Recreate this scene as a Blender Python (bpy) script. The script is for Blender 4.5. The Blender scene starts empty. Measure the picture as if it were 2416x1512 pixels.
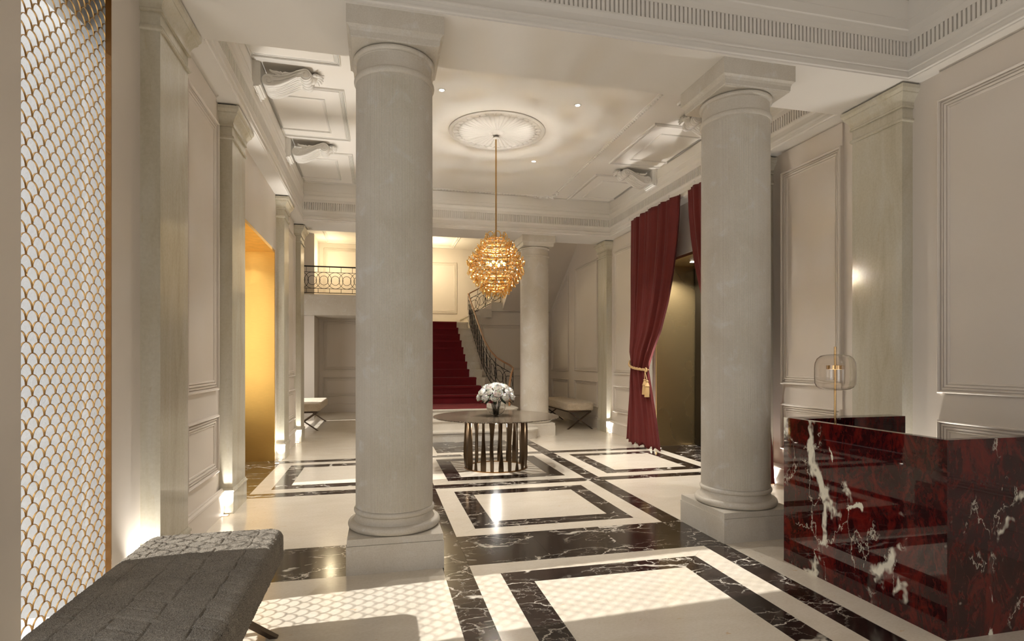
import bpy, bmesh, math, random
import numpy as np
from mathutils import Vector, Matrix, noise
random.seed(7)
PI = math.pi
S = bpy.context.scene
COL = S.collection

# ------------------------------------------------------------------ camera, world, sun, exposure
cd = bpy.data.cameras.new('camera'); cam = bpy.data.objects.new('camera', cd); COL.objects.link(cam)
cam.location = (0, 0, 1.6)
cam.rotation_euler = (PI/2, 0, -math.atan(313/1323.0))
cd.sensor_width = 36.0; cd.lens = 1323/2416*36.0
cd.shift_y = 94/2416.0; cd.clip_start = 0.05
S.camera = cam
S.view_settings.view_transform = 'Standard'; S.view_settings.look = 'None'
S.view_settings.gamma = 1.0; S.view_settings.exposure = 0.40
S.view_settings.use_curve_mapping = False
S.cycles.use_denoising = True
S.cycles.max_bounces = 8; S.cycles.diffuse_bounces = 4; S.cycles.glossy_bounces = 4
S.cycles.use_adaptive_sampling = True; S.cycles.adaptive_threshold = 0.06
S.cycles.transmission_bounces = 8; S.cycles.transparent_max_bounces = 8
S.cycles.caustics_reflective = False; S.cycles.caustics_refractive = False
S.cycles.sample_clamp_indirect = 6.0
W = bpy.data.worlds.new('sky'); S.world = W; W.use_nodes = True
bgn = W.node_tree.nodes['Background']
bgn.inputs[0].default_value = (0.86, 0.89, 0.94, 1); bgn.inputs[1].default_value = 0.95
SUN = (1.0, 0.065, -0.77)
sd = bpy.data.lights.new('sun', 'SUN'); sd.energy = 5.8; sd.angle = math.radians(0.55); sd.color = (1.0, 0.965, 0.91)
so = bpy.data.objects.new('sun', sd); COL.objects.link(so)
so.rotation_euler = Vector(SUN).to_track_quat('-Z', 'Y').to_euler(); so.location = (-6, 3, 8)

def area(name, loc, target, sx, sy, power, color=(1, 1, 1)):
    d = bpy.data.lights.new(name, 'AREA'); d.shape = 'RECTANGLE'; d.size = sx; d.size_y = sy
    d.energy = power; d.color = color
    o = bpy.data.objects.new(name, d); COL.objects.link(o); o.location = loc
    o.rotation_euler = (Vector(target)-Vector(loc)).to_track_quat('-Z', 'Y').to_euler()
    return o
def point(name, loc, power, color, r=0.03):
    d = bpy.data.lights.new(name, 'POINT'); d.energy = power; d.color = color; d.shadow_soft_size = r
    o = bpy.data.objects.new(name, d); COL.objects.link(o); o.location = loc; return o
def spot(name, loc, target, power, color, size, blend=0.6, r=0.02):
    d = bpy.data.lights.new(name, 'SPOT'); d.energy = power; d.color = color
    d.spot_size = math.radians(size); d.spot_blend = blend; d.shadow_soft_size = r
    o = bpy.data.objects.new(name, d); COL.objects.link(o); o.location = loc
    o.rotation_euler = (Vector(target)-Vector(loc)).to_track_quat('-Z', 'Y').to_euler(); return o
# added fill lamps, set as daylight in unseen windows behind and beside the camera
area('window_fill_light', (0.2, -3.15, 1.7), (0.5, 4, 1.4), 1.5, 2.8, 12, (1.0, 0.93, 0.84))
area('window_fill_light', (3.2, -3.15, 1.7), (2.9, 4, 1.4), 1.5, 2.8, 11, (1.0, 0.93, 0.84))
area('window_fill_light', (-1.9, 1.1, 2.0), (2, 1.6, 1.8), 1.5, 3.2, 28, (0.93, 0.96, 1.0))
# daylight from the stair hall window
area('window_fill_light', (-3.3, 14.8, 1.6), (1, 14.8, 1.5), 1.7, 2.0, 38, (1.0, 0.96, 0.9))
area('window_fill_light', (-2.38, 7.56, 1.9), (-1.75, 9.6, 1.8), 0.3, 2.2, 12, (1.0, 0.95, 0.88))  # added lamp inside the left recess, brightens the gold jamb
# warm lamps over the stair
point('stair_lamp', (1.6, 16.9, 4.5), 55, (1.0, 0.82, 0.52), 0.15)
point('stair_lamp', (-1.4, 17.3, 4.6), 22, (1.0, 0.82, 0.52), 0.12)
point('chandelier_light', (1.705, 8.25, 3.05), 210, (1.0, 0.93, 0.83), 0.03)
point('table_light', (1.705, 8.25, 0.60), 14, (1.0, 0.96, 0.90), 0.015)
WARM = (1.0, 0.955, 0.89)

# ------------------------------------------------------------------ object helpers
def tag(o, label=None, cat=None, group=None, kind=None):
    if label: o['label'] = label
    if cat: o['category'] = cat
    if group: o['group'] = group
    if kind: o['kind'] = kind
    return o
def thing(name, label, cat, loc=(0, 0, 0), rz=0, group=None):
    o = bpy.data.objects.new(name, None); COL.objects.link(o); o.empty_display_size = 0.1
    o.location = loc; o.rotation_euler = (0, 0, rz)
    return tag(o, label, cat, group)
def dup(o, parent=None, data_share=True):
    c = o.copy(); COL.objects.link(c)
    if parent is not None: c.parent = parent
    for ch in o.children: dup(ch, c)
    return c
class MB:
    def __init__(s): s.v = []; s.f = []
    def add(s, vs, fs):
        n = len(s.v); s.v.extend([tuple(p) for p in vs]); s.f.extend([tuple(i+n for i in f) for f in fs]); return s
    def box(s, x0, y0, z0, x1, y1, z1):
        return s.add([(x0,y0,z0),(x1,y0,z0),(x1,y1,z0),(x0,y1,z0),(x0,y0,z1),(x1,y0,z1),(x1,y1,z1),(x0,y1,z1)],
            [(3,2,1,0),(4,5,6,7),(0,1,5,4),(1,2,6,5),(2,3,7,6),(3,0,4,7)])
    def prism(s, poly, a, b, axis='z'):
        # poly of 2D points extruded along an axis; x-axis: (y,z), y-axis: (x,z), z-axis: (x,y)
        def P(p, t):
            return (t, p[0], p[1]) if axis == 'x' else (p[0], t, p[1]) if axis == 'y' else (p[0], p[1], t)
        n = len(poly); vs = [P(p, a) for p in poly]+[P(p, b) for p in poly]
        fs = [tuple(range(n))[::-1], tuple(range(n, 2*n))]+[(i, (i+1) % n, n+(i+1) % n, n+i) for i in range(n)]
        return s.add(vs, fs)
    def lathe(s, prof, n=32, c=(0, 0, 0), close=False, capends=True):
        m = len(prof); vs = []
        for r, z in prof:
            for i in range(n):
                a = 2*PI*i/n; vs.append((c[0]+r*math.cos(a), c[1]+r*math.sin(a), c[2]+z))
        fs = []
        for j in range(m if close else m-1):
            k = (j+1) % m
            for i in range(n): fs.append((j*n+i, j*n+(i+1) % n, k*n+(i+1) % n, k*n+i))
        if capends and not close: fs.append(tuple(range(n))[::-1]); fs.append(tuple(range((m-1)*n, m*n)))
        return s.add(vs, fs)
    def tube(s, path, r, n=8, closed=False, flat=1.0):
        P = [Vector(p) for p in path]; m = len(P); vs = []; up = Vector((0, 0, 1)); prev = None
        for i in range(m):
            if closed: t = P[(i+1) % m]-P[i-1]
            else: t = P[min(i+1, m-1)]-P[max(i-1, 0)]
            t.normalize()
            if prev is None:
                a = up.cross(t)
                if a.length < 1e-3: a = Vector((1, 0, 0)).cross(t)
            else: a = prev-t*prev.dot(t)
            a.normalize(); prev = a.copy(); b = t.cross(a)
            rr = r[i] if isinstance(r, (list, tuple)) else r
            for k in range(n):
                an = 2*PI*k/n; vs.append(P[i]+a*rr*math.cos(an)+b*rr*flat*math.sin(an))
        fs = []
        for i in range(m if closed else m-1):
            j = (i+1) % m
            for k in range(n): fs.append((i*n+k, i*n+(k+1) % n, j*n+(k+1) % n, j*n+k))
        if not closed: fs.append(tuple(range(n))[::-1]); fs.append(tuple(range((m-1)*n, m*n)))
        return s.add(vs, fs)
    def grid(s, fn, nu, nv, closeu=False):
        vs = [fn(u/(nu if closeu else nu-1), v/(nv-1)) for v in range(nv) for u in range(nu)]
        fs = []
        for v in range(nv-1):
            for u in range(nu if closeu else nu-1):
                w = (u+1) % nu; fs.append((v*nu+u, v*nu+w, (v+1)*nu+w, (v+1)*nu+u))
        return s.add(vs, fs)
    def ball(s, c, r, n=8, m=6, sz=1.0):
        return s.lathe([(max(r*math.sin(PI*j/m), r*0.02), -r*sz*math.cos(PI*j/m)) for j in range(m+1)], n, c)
    def mesh(s, name, mat, smooth=True, ang=35, fix=True):
        me = bpy.data.meshes.new(name); me.from_pydata(s.v, [], s.f)
        if fix and len(s.f) < 60000:
            bm = bmesh.new(); bm.from_mesh(me); bmesh.ops.recalc_face_normals(bm, faces=bm.faces); bm.to_mesh(me); bm.free()
        me.materials.append(mat)
        if smooth:
            me.polygons.foreach_set('use_smooth', [True]*len(me.polygons)); me.set_sharp_from_angle(angle=math.radians(ang))
        me.update(); return me
    def build(s, name, mat, parent=None, loc=(0, 0, 0), **k):
        o = bpy.data.objects.new(name, s.mesh(name, mat, **k)); COL.objects.link(o); o.location = loc
        if parent is not None: o.parent = parent
        return o
def put(name, me, parent=None, loc=(0, 0, 0), rot=(0, 0, 0), scale=(1, 1, 1)):
    o = bpy.data.objects.new(name, me); COL.objects.link(o); o.location = loc; o.rotation_euler = rot; o.scale = scale
    if parent is not None: o.parent = parent
    return o
def structure(o): return tag(o, kind='structure')

# ------------------------------------------------------------------ materials
class NT:
    def __init__(s, name):
        s.m = bpy.data.materials.new(name); s.m.use_nodes = True; s.t = s.m.node_tree
        s.b = s.t.nodes['Principled BSDF']; s.o = s.t.nodes['Material Output']
    def n(s, ty, **k):
        x = s.t.nodes.new(ty)
        for a, b in k.items():
            if a.startswith('i_'): x.inputs[a[2:].replace('_', ' ')].default_value = b
            else: setattr(x, a, b)
        return x
    def l(s, a, b): s.t.links.new(a, b)
    def set(s, **k):
        for a, b in k.items():
            key = a.replace('_', ' '); s.b.inputs[key].default_value = b
    def coord(s, scale=(1, 1, 1), rnd=False, out='Object'):
        c = s.n('ShaderNodeTexCoord'); mp = s.n('ShaderNodeMapping'); mp.inputs['Scale'].default_value = scale
        s.l(c.outputs[out], mp.inputs['Vector'])
        if rnd:
            oi = s.n('ShaderNodeObjectInfo'); mu = s.n('ShaderNodeMath', operation='MULTIPLY'); mu.inputs[1].default_value = 37.0
            s.l(oi.outputs['Random'], mu.inputs[0]); cb = s.n('ShaderNodeCombineXYZ')
            for i in range(3): s.l(mu.outputs[0], cb.inputs[i])
            s.l(cb.outputs[0], mp.inputs['Location'])
        return mp.outputs[0]
    def noise(s, vec, scale, detail=3, rough=0.5, dist=0.0):
        x = s.n('ShaderNodeTexNoise'); x.inputs['Scale'].default_value = scale; x.inputs['Detail'].default_value = detail
        x.inputs['Roughness'].default_value = rough; x.inputs['Distortion'].default_value = dist
        s.l(vec, x.inputs['Vector']); return x
    def ramp(s, fac, stops, interp='LINEAR'):
        r = s.n('ShaderNodeValToRGB'); r.color_ramp.interpolation = interp; e = r.color_ramp.elements
        while len(e) < len(stops): e.new(0.5)
        for i, (p, c) in enumerate(stops):
            e[i].position = p; e[i].color = c if len(c) == 4 else (*c, 1)
        s.l(fac, r.inputs[0]); return r.outputs[0]
    def mix(s, fac, a, b, blend='MIX'):
        x = s.n('ShaderNodeMix', data_type='RGBA', blend_type=blend)
        for v, i in ((fac, 0), (a, 6), (b, 7)):
            if hasattr(v, 'is_linked'): s.l(v, x.inputs[i])
            else: x.inputs[i].default_value = v if i == 0 else (*v, 1)[:4]
        return x.outputs[2]
    def math(s, op, a, b=None):
        x = s.n('ShaderNodeMath', operation=op)
        for v, i in ((a, 0), (b, 1)):
            if v is None: continue
            if hasattr(v, 'is_linked'): s.l(v, x.inputs[i])
            else: x.inputs[i].default_value = v
        return x.outputs[0]
    def bump(s, h, strength=0.2, dist=0.01):
        x = s.n('ShaderNodeBump'); x.inputs['Strength'].default_value = strength; x.inputs['Distance'].default_value = dist
        s.l(h, x.inputs['Height']); s.l(x.outputs[0], s.b.inputs['Normal']); return x
    def base(s, c): s.l(c, s.b.inputs['Base Color'])

def plain(name, col, rough=0.5, metal=0.0, bump=0.0, bscale=60, **k):
    t = NT(name); t.set(Base_Color=(*col, 1), Roughness=rough, Metallic=metal)
    v = t.coord(); n = t.noise(v, bscale, 3)
    t.base(t.mix(0.5, col, t.ramp(n.outputs[0], [(0.3, tuple(c*0.93 for c in col)), (0.7, tuple(min(c*1.06, 1) for c in col))])))
    if bump: t.bump(n.outputs[0], bump, 0.003)
    for a, b in k.items(): t.b.inputs[a.replace('_', ' ')].default_value = b
    return t.m
def m_paint(name, col, rough=0.55):
    t = NT(name); v = t.coord()
    n1 = t.noise(v, 1.3, 4); n2 = t.noise(v, 260, 2)
    t.base(t.ramp(n1.outputs[0], [(0.3, tuple(c*0.97 for c in col)), (0.7, col)]))
    t.set(Roughness=rough); t.bump(n2.outputs[0], 0.10, 0.002); return t.m
def m_limestone():
    t = NT('column_limestone'); v = t.coord()
    n1 = t.noise(v, 1.6, 6, 0.6, 0.4); n2 = t.noise(v, 90, 4, 0.7); n3 = t.noise(v, 6, 5, 0.6, 0.5)
    c = t.ramp(n1.outputs[0], [(0.30, (0.53, 0.47, 0.375)), (0.62, (0.62, 0.57, 0.49))])
    c = t.mix(t.ramp(n3.outputs[0], [(0.58, (0, 0, 0)), (0.72, (1, 1, 1))]), c, (0.66, 0.635, 0.59))
    c = t.mix(0.16, c, t.ramp(n2.outputs[0], [(0.35, (0.44, 0.40, 0.34)), (0.6, (0.78, 0.75, 0.69))]))
    t.base(c); t.set(Roughness=0.48); t.bump(n2.outputs[0], 0.12, 0.002); return t.m
def m_onyx():
    t = NT('pilaster_stone'); v = t.coord((3.0, 3.0, 0.55))
    n1 = t.noise(v, 1.2, 7, 0.62, 0.9); v2 = t.coord((9, 9, 1.4)); n2 = t.noise(v2, 2.2, 6, 0.65, 1.6); n3 = t.noise(t.coord(), 50, 3)
    c = t.ramp(n1.outputs[0], [(0.28, (0.43, 0.375, 0.26)), (0.48, (0.55, 0.505, 0.39)), (0.68, (0.60, 0.57, 0.485))])
    c = t.mix(t.ramp(n2.outputs[0], [(0.60, (0, 0, 0)), (0.70, (0.6, 0.6, 0.6))]), c, (0.50, 0.42, 0.27))
    c = t.mix(0.15, c, t.ramp(n3.outputs[0], [(0.3, (0.4, 0.37, 0.3)), (0.7, (0.7, 0.68, 0.6))]))
    t.base(c); t.set(Roughness=0.15); return t.m
def m_creamfloor():
    t = NT('floor_limestone'); v = t.coord((1.0, 2.4, 1), rnd=True)
    n1 = t.noise(v, 2.2, 6, 0.6, 0.6); n2 = t.noise(v, 42, 4, 0.7); n3 = t.noise(v, 9, 3, 0.55, 0.6)
    c = t.ramp(n1.outputs[0], [(0.3, (0.66, 0.585, 0.47)), (0.7, (0.735, 0.665, 0.56))])
    c = t.mix(0.18, c, t.ramp(n2.outputs[0], [(0.4, (0.52, 0.43, 0.31)), (0.6, (0.80, 0.74, 0.64))]))
    c = t.mix(t.ramp(n3.outputs[0], [(0.705, (0, 0, 0)), (0.74, (0.75, 0.75, 0.75))]), c, (0.60, 0.40, 0.22))
    t.base(c); t.set(Roughness=0.16); t.b.inputs['Specular IOR Level'].default_value = 0.5
    return t.m
def vein(t, vec, scale, width, dist=1.2, detail=5, warp=0.5):
    w = t.noise(vec, scale*0.8, 4, 0.6)
    sub = t.n('ShaderNodeVectorMath', operation='SUBTRACT'); t.l(w.outputs['Color'], sub.inputs[0]); sub.inputs[1].default_value = (0.5, 0.5, 0.5)
    mu = t.n('ShaderNodeVectorMath', operation='SCALE'); t.l(sub.outputs[0], mu.inputs[0]); mu.inputs['Scale'].default_value = warp
    ad = t.n('ShaderNodeVectorMath', operation='ADD'); t.l(vec, ad.inputs[0]); t.l(mu.outputs[0], ad.inputs[1])
    n = t.noise(ad.outputs[0], scale, detail, 0.55, dist)
    d = t.math('ABSOLUTE', t.math('SUBTRACT', n.outputs[0], 0.5))
    return t.ramp(d, [(0.0, (1, 1, 1)), (width, (0, 0, 0))])
def crack(t, vec, scale, width, warp=0.25):
    w = t.noise(vec, scale*1.1, 5, 0.65)
    sub = t.n('ShaderNodeVectorMath', operation='SUBTRACT'); t.l(w.outputs['Color'], sub.inputs[0]); sub.inputs[1].default_value = (0.5, 0.5, 0.5)
    mu = t.n('ShaderNodeVectorMath', operation='SCALE'); t.l(sub.outputs[0], mu.inputs[0]); mu.inputs['Scale'].default_value = warp
    ad = t.n('ShaderNodeVectorMath', operation='ADD'); t.l(vec, ad.inputs[0]); t.l(mu.outputs[0], ad.inputs[1])
    vo = t.n('ShaderNodeTexVoronoi', feature='DISTANCE_TO_EDGE'); vo.inputs['Scale'].default_value = scale; t.l(ad.outputs[0], vo.inputs['Vector'])
    return t.ramp(vo.outputs['Distance'], [(width*0.45, (1, 1, 1)), (width, (0, 0, 0))])
def m_blackmarble():
    t = NT('black_marble'); v = t.coord((1.0, 1.7, 1), rnd=True)
    n1 = t.noise(v, 4, 5)
    c = t.ramp(n1.outputs[0], [(0.3, (0.012, 0.007, 0.006)), (0.75, (0.030, 0.018, 0.014))])
    msk = t.ramp(t.noise(v, 1.7, 3, 0.5).outputs[0], [(0.42, (0, 0, 0)), (0.60, (1, 1, 1))])
    cr = crack(t, v, 2.2, 0.022, 0.42)
    cr2 = crack(t, v, 6.0, 0.020, 0.20)
    k = t.mix(1.0, cr, msk, 'MULTIPLY'); k2 = t.mix(1.0, t.mix(1.0, cr2, msk, 'MULTIPLY'), (0.38, 0.38, 0.38), 'MULTIPLY')
    thick = t.mix(1.0, crack(t, v, 1.1, 0.035, 0.6), t.ramp(t.noise(v, 2.6, 3).outputs[0], [(0.55, (0, 0, 0)), (0.62, (1, 1, 1))]), 'MULTIPLY')
    a = t.mix(1.0, t.mix(1.0, k, k2, 'ADD'), thick, 'ADD')
    c = t.mix(a, c, (0.58, 0.53, 0.45)); t.base(c); t.set(Roughness=0.13); return t.m
def m_redmarble():
    t = NT('red_marble'); v = t.coord((1, 1, 1)); sh = t.coord((1.5, 1.5, 0.75))
    n1 = t.noise(sh, 3.4, 9, 0.70, 0.9); n2 = t.noise(sh, 15, 8, 0.74, 0.7)
    c = t.ramp(n1.outputs[0], [(0.34, (0.010, 0.003, 0.004)), (0.50, (0.032, 0.004, 0.005)), (0.62, (0.12, 0.008, 0.006)), (0.76, (0.018, 0.004, 0.006))])
    c = t.mix(t.ramp(n2.outputs[0], [(0.50, (0, 0, 0)), (0.66, (0.8, 0.8, 0.8))]), c, (0.13, 0.012, 0.008))
    m1 = t.ramp(t.noise(v, 1.6, 4, 0.6).outputs[0], [(0.525, (0, 0, 0)), (0.55, (1, 1, 1))])
    m2 = t.ramp(t.noise(v, 4.6, 3, 0.6).outputs[0], [(0.465, (0.05, 0.05, 0.05)), (0.52, (1, 1, 1))])
    a = t.mix(1.0, t.mix(1.0, crack(t, sh, 1.25, 0.050, 0.55), m1, 'MULTIPLY'), m2, 'MULTIPLY')
    b = t.mix(1.0, t.mix(1.0, crack(t, sh, 3.2, 0.020, 0.45), m1, 'MULTIPLY'), (0.5, 0.5, 0.5), 'MULTIPLY')
    blot = t.ramp(t.noise(sh, 3.3, 6, 0.62, 0.8).outputs[0], [(0.69, (0, 0, 0)), (0.705, (1, 1, 1))])
    k = t.mix(1.0, t.mix(1.0, a, b, 'ADD'), blot, 'ADD')
    c = t.mix(k, c, (0.74, 0.70, 0.58)); t.base(c); t.set(Roughness=0.025); return t.m
def m_brushed(name, col, rough=0.3, sc=(1, 1, 90), bs=0.25, met=0.8):
    t = NT(name); n = t.noise(t.coord(sc), 6, 3); big = t.noise(t.coord(), 0.8, 2)
    t.set(Metallic=met); t.base(t.mix(0.35, col, t.ramp(n.outputs[0], [(0.3, tuple(c*0.7 for c in col)), (0.7, tuple(min(1, c*1.2) for c in col))])))
    t.l(t.math('ADD', t.math('MULTIPLY', big.outputs[0], 0.12), rough-0.06), t.b.inputs['Roughness'])
    t.bump(n.outputs[0], bs, 0.002); return t.m
def m_glass(name, col, rough=0.0, ior=1.45):
    t = NT(name); t.set(Base_Color=(*col, 1), Roughness=rough, IOR=ior); t.b.inputs['Transmission Weight'].default_value = 1.0; return t.m
def m_fabric(name, a, b, scale=160, rough=0.95, bs=0.6, sheen=0.3):
    t = NT(name); v = t.coord(); n = t.noise(v, scale, 4, 0.7); g = t.noise(v, 7, 3)
    c = t.ramp(n.outputs[0], [(0.36, a), (0.62, b)]); t.base(t.mix(0.2, c, t.ramp(g.outputs[0], [(0.3, a), (0.7, b)])))
    t.set(Roughness=rough); t.b.inputs['Sheen Weight'].default_value = sheen; t.bump(n.outputs[0], bs, 0.004 if bs < 0.9 else 0.010); return t.m
def m_amber():
    t = NT('amber_glass'); tr = t.n('ShaderNodeBsdfTransparent'); tr.inputs[0].default_value = (1.0, 0.85, 0.55, 1)
    gl = t.n('ShaderNodeBsdfGlossy'); gl.inputs[0].default_value = (1.0, 0.86, 0.58, 1); gl.inputs['Roughness'].default_value = 0.08
    lw = t.n('ShaderNodeLayerWeight'); lw.inputs[0].default_value = 0.55
    f = t.math('ADD', t.math('MULTIPLY', lw.outputs['Facing'], 0.85), 0.04)
    mx = t.n('ShaderNodeMixShader'); t.l(f, mx.inputs[0]); t.l(tr.outputs[0], mx.inputs[1]); t.l(gl.outputs[0], mx.inputs[2]); t.l(mx.outputs[0], t.o.inputs['Surface']); return t.m
def m_emit(name, col, st):
    t = NT(name); t.set(Base_Color=(*col, 1)); t.b.inputs['Emission Color'].default_value = (*col, 1); t.b.inputs['Emission Strength'].default_value = st; return t.m

M = {}
M['wall'] = m_paint('wall_paint', (0.72, 0.652, 0.575)); M['ceil'] = m_paint('ceiling_plaster', (0.76, 0.72, 0.66), 0.6)
M['plaster'] = m_paint('ornament_plaster', (0.75, 0.72, 0.67), 0.45)
M['lime'] = m_limestone(); M['onyx'] = m_onyx(); M['cream'] = m_creamfloor(); M['black'] = m_blackmarble(); M['red'] = m_redmarble()
M['gold'] = m_brushed('brushed_gold', (0.80, 0.50, 0.14), 0.36, (1.5, 1.5, 120), 0.25, 0.94)
M['darkgold'] = m_brushed('aged_brass_sheet', (0.72, 0.53, 0.26), 0.27, (1.5, 1.5, 120), 0.25, 0.92)
M['screen'] = plain('gilded_metal', (0.46, 0.28, 0.11), 0.34, 1.0); M['brass'] = plain('satin_brass', (0.62, 0.40, 0.18), 0.25, 1.0)
M['bronze'] = plain('dark_bronze', (0.10, 0.066, 0.038), 0.42, 1.0); M['bronze2'] = plain('golden_bronze', (0.30, 0.16, 0.06), 0.4, 1.0)
M['iron'] = plain('black_iron', (0.018, 0.013, 0.010), 0.4, 0.6); M['legmetal'] = plain('bench_bronze', (0.10, 0.072, 0.052), 0.35, 0.9)
M['wood'] = plain('handrail_wood', (0.30, 0.15, 0.07), 0.35, 0.0, 0.2, 25)
M['carpet'] = m_fabric('red_carpet', (0.085, 0.001, 0.004), (0.20, 0.003, 0.008), 300, 0.9, 0.4, 0.0)
M['velvet'] = m_fabric('red_velvet', (0.075, 0.004, 0.003), (0.145, 0.010, 0.006), 220, 0.85, 0.5, 0.03)
M['boucle'] = m_fabric('boucle_fabric', (0.095, 0.076, 0.057), (0.64, 0.565, 0.455), 300, 0.95, 1.0, 0.1)
M['boucle2'] = m_fabric('cream_boucle_fabric', (0.38, 0.30, 0.21), (0.70, 0.60, 0.46), 120, 0.95, 0.6, 0.2)
M['rope'] = plain('gold_rope', (0.55, 0.36, 0.16), 0.6, 0.0, 0.5, 200)
M['amber'] = m_amber(); M['glass'] = m_glass('clear_glass', (0.98, 0.98, 0.97), 0.0, 1.45)
M['smoke'] = m_glass('lamp_glass', (0.975, 0.955, 0.93), 0.0, 1.35)
M['rose'] = plain('rose_petal', (0.86, 0.84, 0.79), 0.6, 0.0, 0.0, 20, Subsurface_Weight=0.15)
M['leaf'] = plain('rose_leaf', (0.022, 0.035, 0.016), 0.45); M['stem'] = plain('rose_stem', (0.018, 0.026, 0.012), 0.5)
M['white'] = plain('white_render', (0.62, 0.62, 0.61), 0.8, 0.0, 0.3, 120)
M['dark'] = plain('gap_shade_strip', (0.02, 0.018, 0.015), 0.6); M['darkdoor'] = plain('black_door', (0.012, 0.010, 0.008), 0.3, 0.5)
M['lamp'] = m_emit('lamp_lens', (1.0, 0.96, 0.90), 30.0); M['uplens'] = m_emit('uplight_lens', (1.0, 0.97, 0.93), 22.0); M['bulb'] = m_emit('bulb', (1.0, 0.76, 0.40), 2.6)
def m_topstone():
    t = NT('speckled_table_top'); v = t.coord(); n = t.noise(v, 72, 4, 0.7, 0.3); n2 = t.noise(v, 3, 3)
    c = t.ramp(n2.outputs[0], [(0.3, (0.045, 0.028, 0.020)), (0.7, (0.075, 0.055, 0.040))])
    c = t.mix(t.ramp(n.outputs[0], [(0.53, (0, 0, 0)), (0.57, (1, 1, 1))]), c, (0.33, 0.28, 0.20))
    t.base(c); t.set(Roughness=0.16); t.b.inputs['Specular IOR Level'].default_value = 0.3; return t.m
M['top'] = m_topstone()

# ------------------------------------------------------------------ layout
XL, XR = -1.62, 5.03            # wall faces
CX = 1.705
def mir(x): return 2*CX-x
SOF, CEI = 4.25, 5.0
HALLZ = 5.2

# ------------------------------------------------------------------ floor: inlaid slabs
fl = MB().box(-3.4, -3.4, -0.20, 6.2, 18.4, -0.02).build('floor', M['cream']); structure(fl)
G = 0.0006
def slab(poly, mat, name):
    cx = sum(p[0] for p in poly)/len(poly); cy = sum(p[1] for p in poly)/len(poly)
    pl = []
    for x, y in poly:
        pl.append((x+(G if x < cx else -G), y+(G if y < cy else -G)))
    return MB().prism(pl, -0.02, 0.0).build(name, mat, fl, smooth=False)
def rslab(x0, y0, x1, y1, mat, name, n=1):
    if x1-x0 > y1-y0:
        for i in range(n): slab([(x0+(x1-x0)*i/n, y0), (x0+(x1-x0)*(i+1)/n, y0), (x0+(x1-x0)*(i+1)/n, y1), (x0+(x1-x0)*i/n, y1)], mat, name)
    else:
        for i in range(n): slab([(x0, y0+(y1-y0)*i/n), (x1, y0+(y1-y0)*i/n), (x1, y0+(y1-y0)*(i+1)/n), (x0, y0+(y1-y0)*(i+1)/n)], mat, name)
def frame(x0, y0, x1, y1, w, mat, name, wf=None):
    a, b, c, d = (x0, y0), (x1, y0), (x1, y1), (x0, y1); A, B, C_, D = (x0+w, y0+w), (x1-w, y0+w), (x1-w, y1-w), (x0+w, y1-w)
    for q in ([a, b, B, A], [b, c, C_, B], [c, d, D, C_], [d, a, A, D]): slab(q, mat, name)
def panel(x0, y0, x1, y1):
    w = 0.207
    frame(x0, y0, x1, y1, w, M['cream'], 'cream_border')
    frame(x0+w, y0+w, x1-w, y1-w, w, M['black'], 'black_border')
    rslab(x0+2*w, y0+2*w, x1-2*w, y1-2*w, M['cream'], 'cream_slab')
x1, x2 = 0.68, 2.725; LW = 0.205
FY = -3.2
panel(x1, 1.0, x2, 4.33); panel(x1, 5.06, x2, 7.015); panel(x1, 7.22, x2, 9.285)
panel(-1.508, 7.22, 0.475, 9.285); panel(mir(0.475), 7.22, mir(-1.508), 9.285)
panel(x1, FY, x2, 0.27)
rslab(x1, 0.27, x2, 1.0, M['black'], 'black_strip', 3)
rslab(x1, 4.33, x2, 5.06, M['black'], 'black_strip', 3)
for sx in (0.475, 2.725):
    rslab(sx, FY, sx+LW, 4.33, M['black'], 'black_strip', 8)
    rslab(sx, 4.33, sx+LW, 5.06, M['black'], 'black_strip')
    rslab(sx, 5.06, sx+LW, 7.015, M['black'], 'black_strip', 3)
    rslab(sx, 7.22, sx+LW, 9.285, M['black'], 'black_strip', 3)
    rslab(sx, 9.49, sx+LW, 11.25, M['black'], 'black_strip', 2)
for a, b in ((XL, 0.475), (mir(0.475), XR)):
    rslab(a, FY, b, 4.33, M['cream'], 'cream_slab')
    rslab(a, 4.33, b, 5.06, M['black'], 'black_strip', 3)
    rslab(a, 5.06, b, 7.015, M['cream'], 'cream_slab')
    rslab(a, 9.49, b, 12.0, M['cream'], 'cream_slab')
for yy in (7.015, 9.285): rslab(XL, yy, XR, yy+0.205, M['black'], 'black_strip', 9)
rslab(-2.42, 7.22, -1.508, 9.285, M['black'], 'black_strip', 2); rslab(mir(-1.508), 7.22, 5.85, 9.285, M['black'], 'black_strip', 2)
rslab(-2.42, 9.285, XL, 9.60, M['black'], 'black_strip'); rslab(XR, 9.285, 5.85, 9.60, M['black'], 'black_strip')
rslab(-2.42, 6.97, XL, 7.22, M['black'], 'black_strip'); rslab(XR, 6.97, 5.85, 7.22, M['black'], 'black_strip')
rslab(0.68, 9.49, 2.725, 9.70, M['cream'], 'cream_border'); rslab(0.68, 9.70, 0.97, 11.25, M['cream'], 'cream_border'); rslab(2.44, 9.70, 2.725, 11.25, M['cream'], 'cream_border')
rslab(0.97, 9.70, 2.44, 11.25, M['black'], 'black_slab', 2)
rslab(-3.2, 12.0, 5.03, 18.1, M['cream'], 'cream_slab')
rslab(0.475, 11.25, 2.93, 12.0, M['cream'], 'cream_slab')

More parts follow.
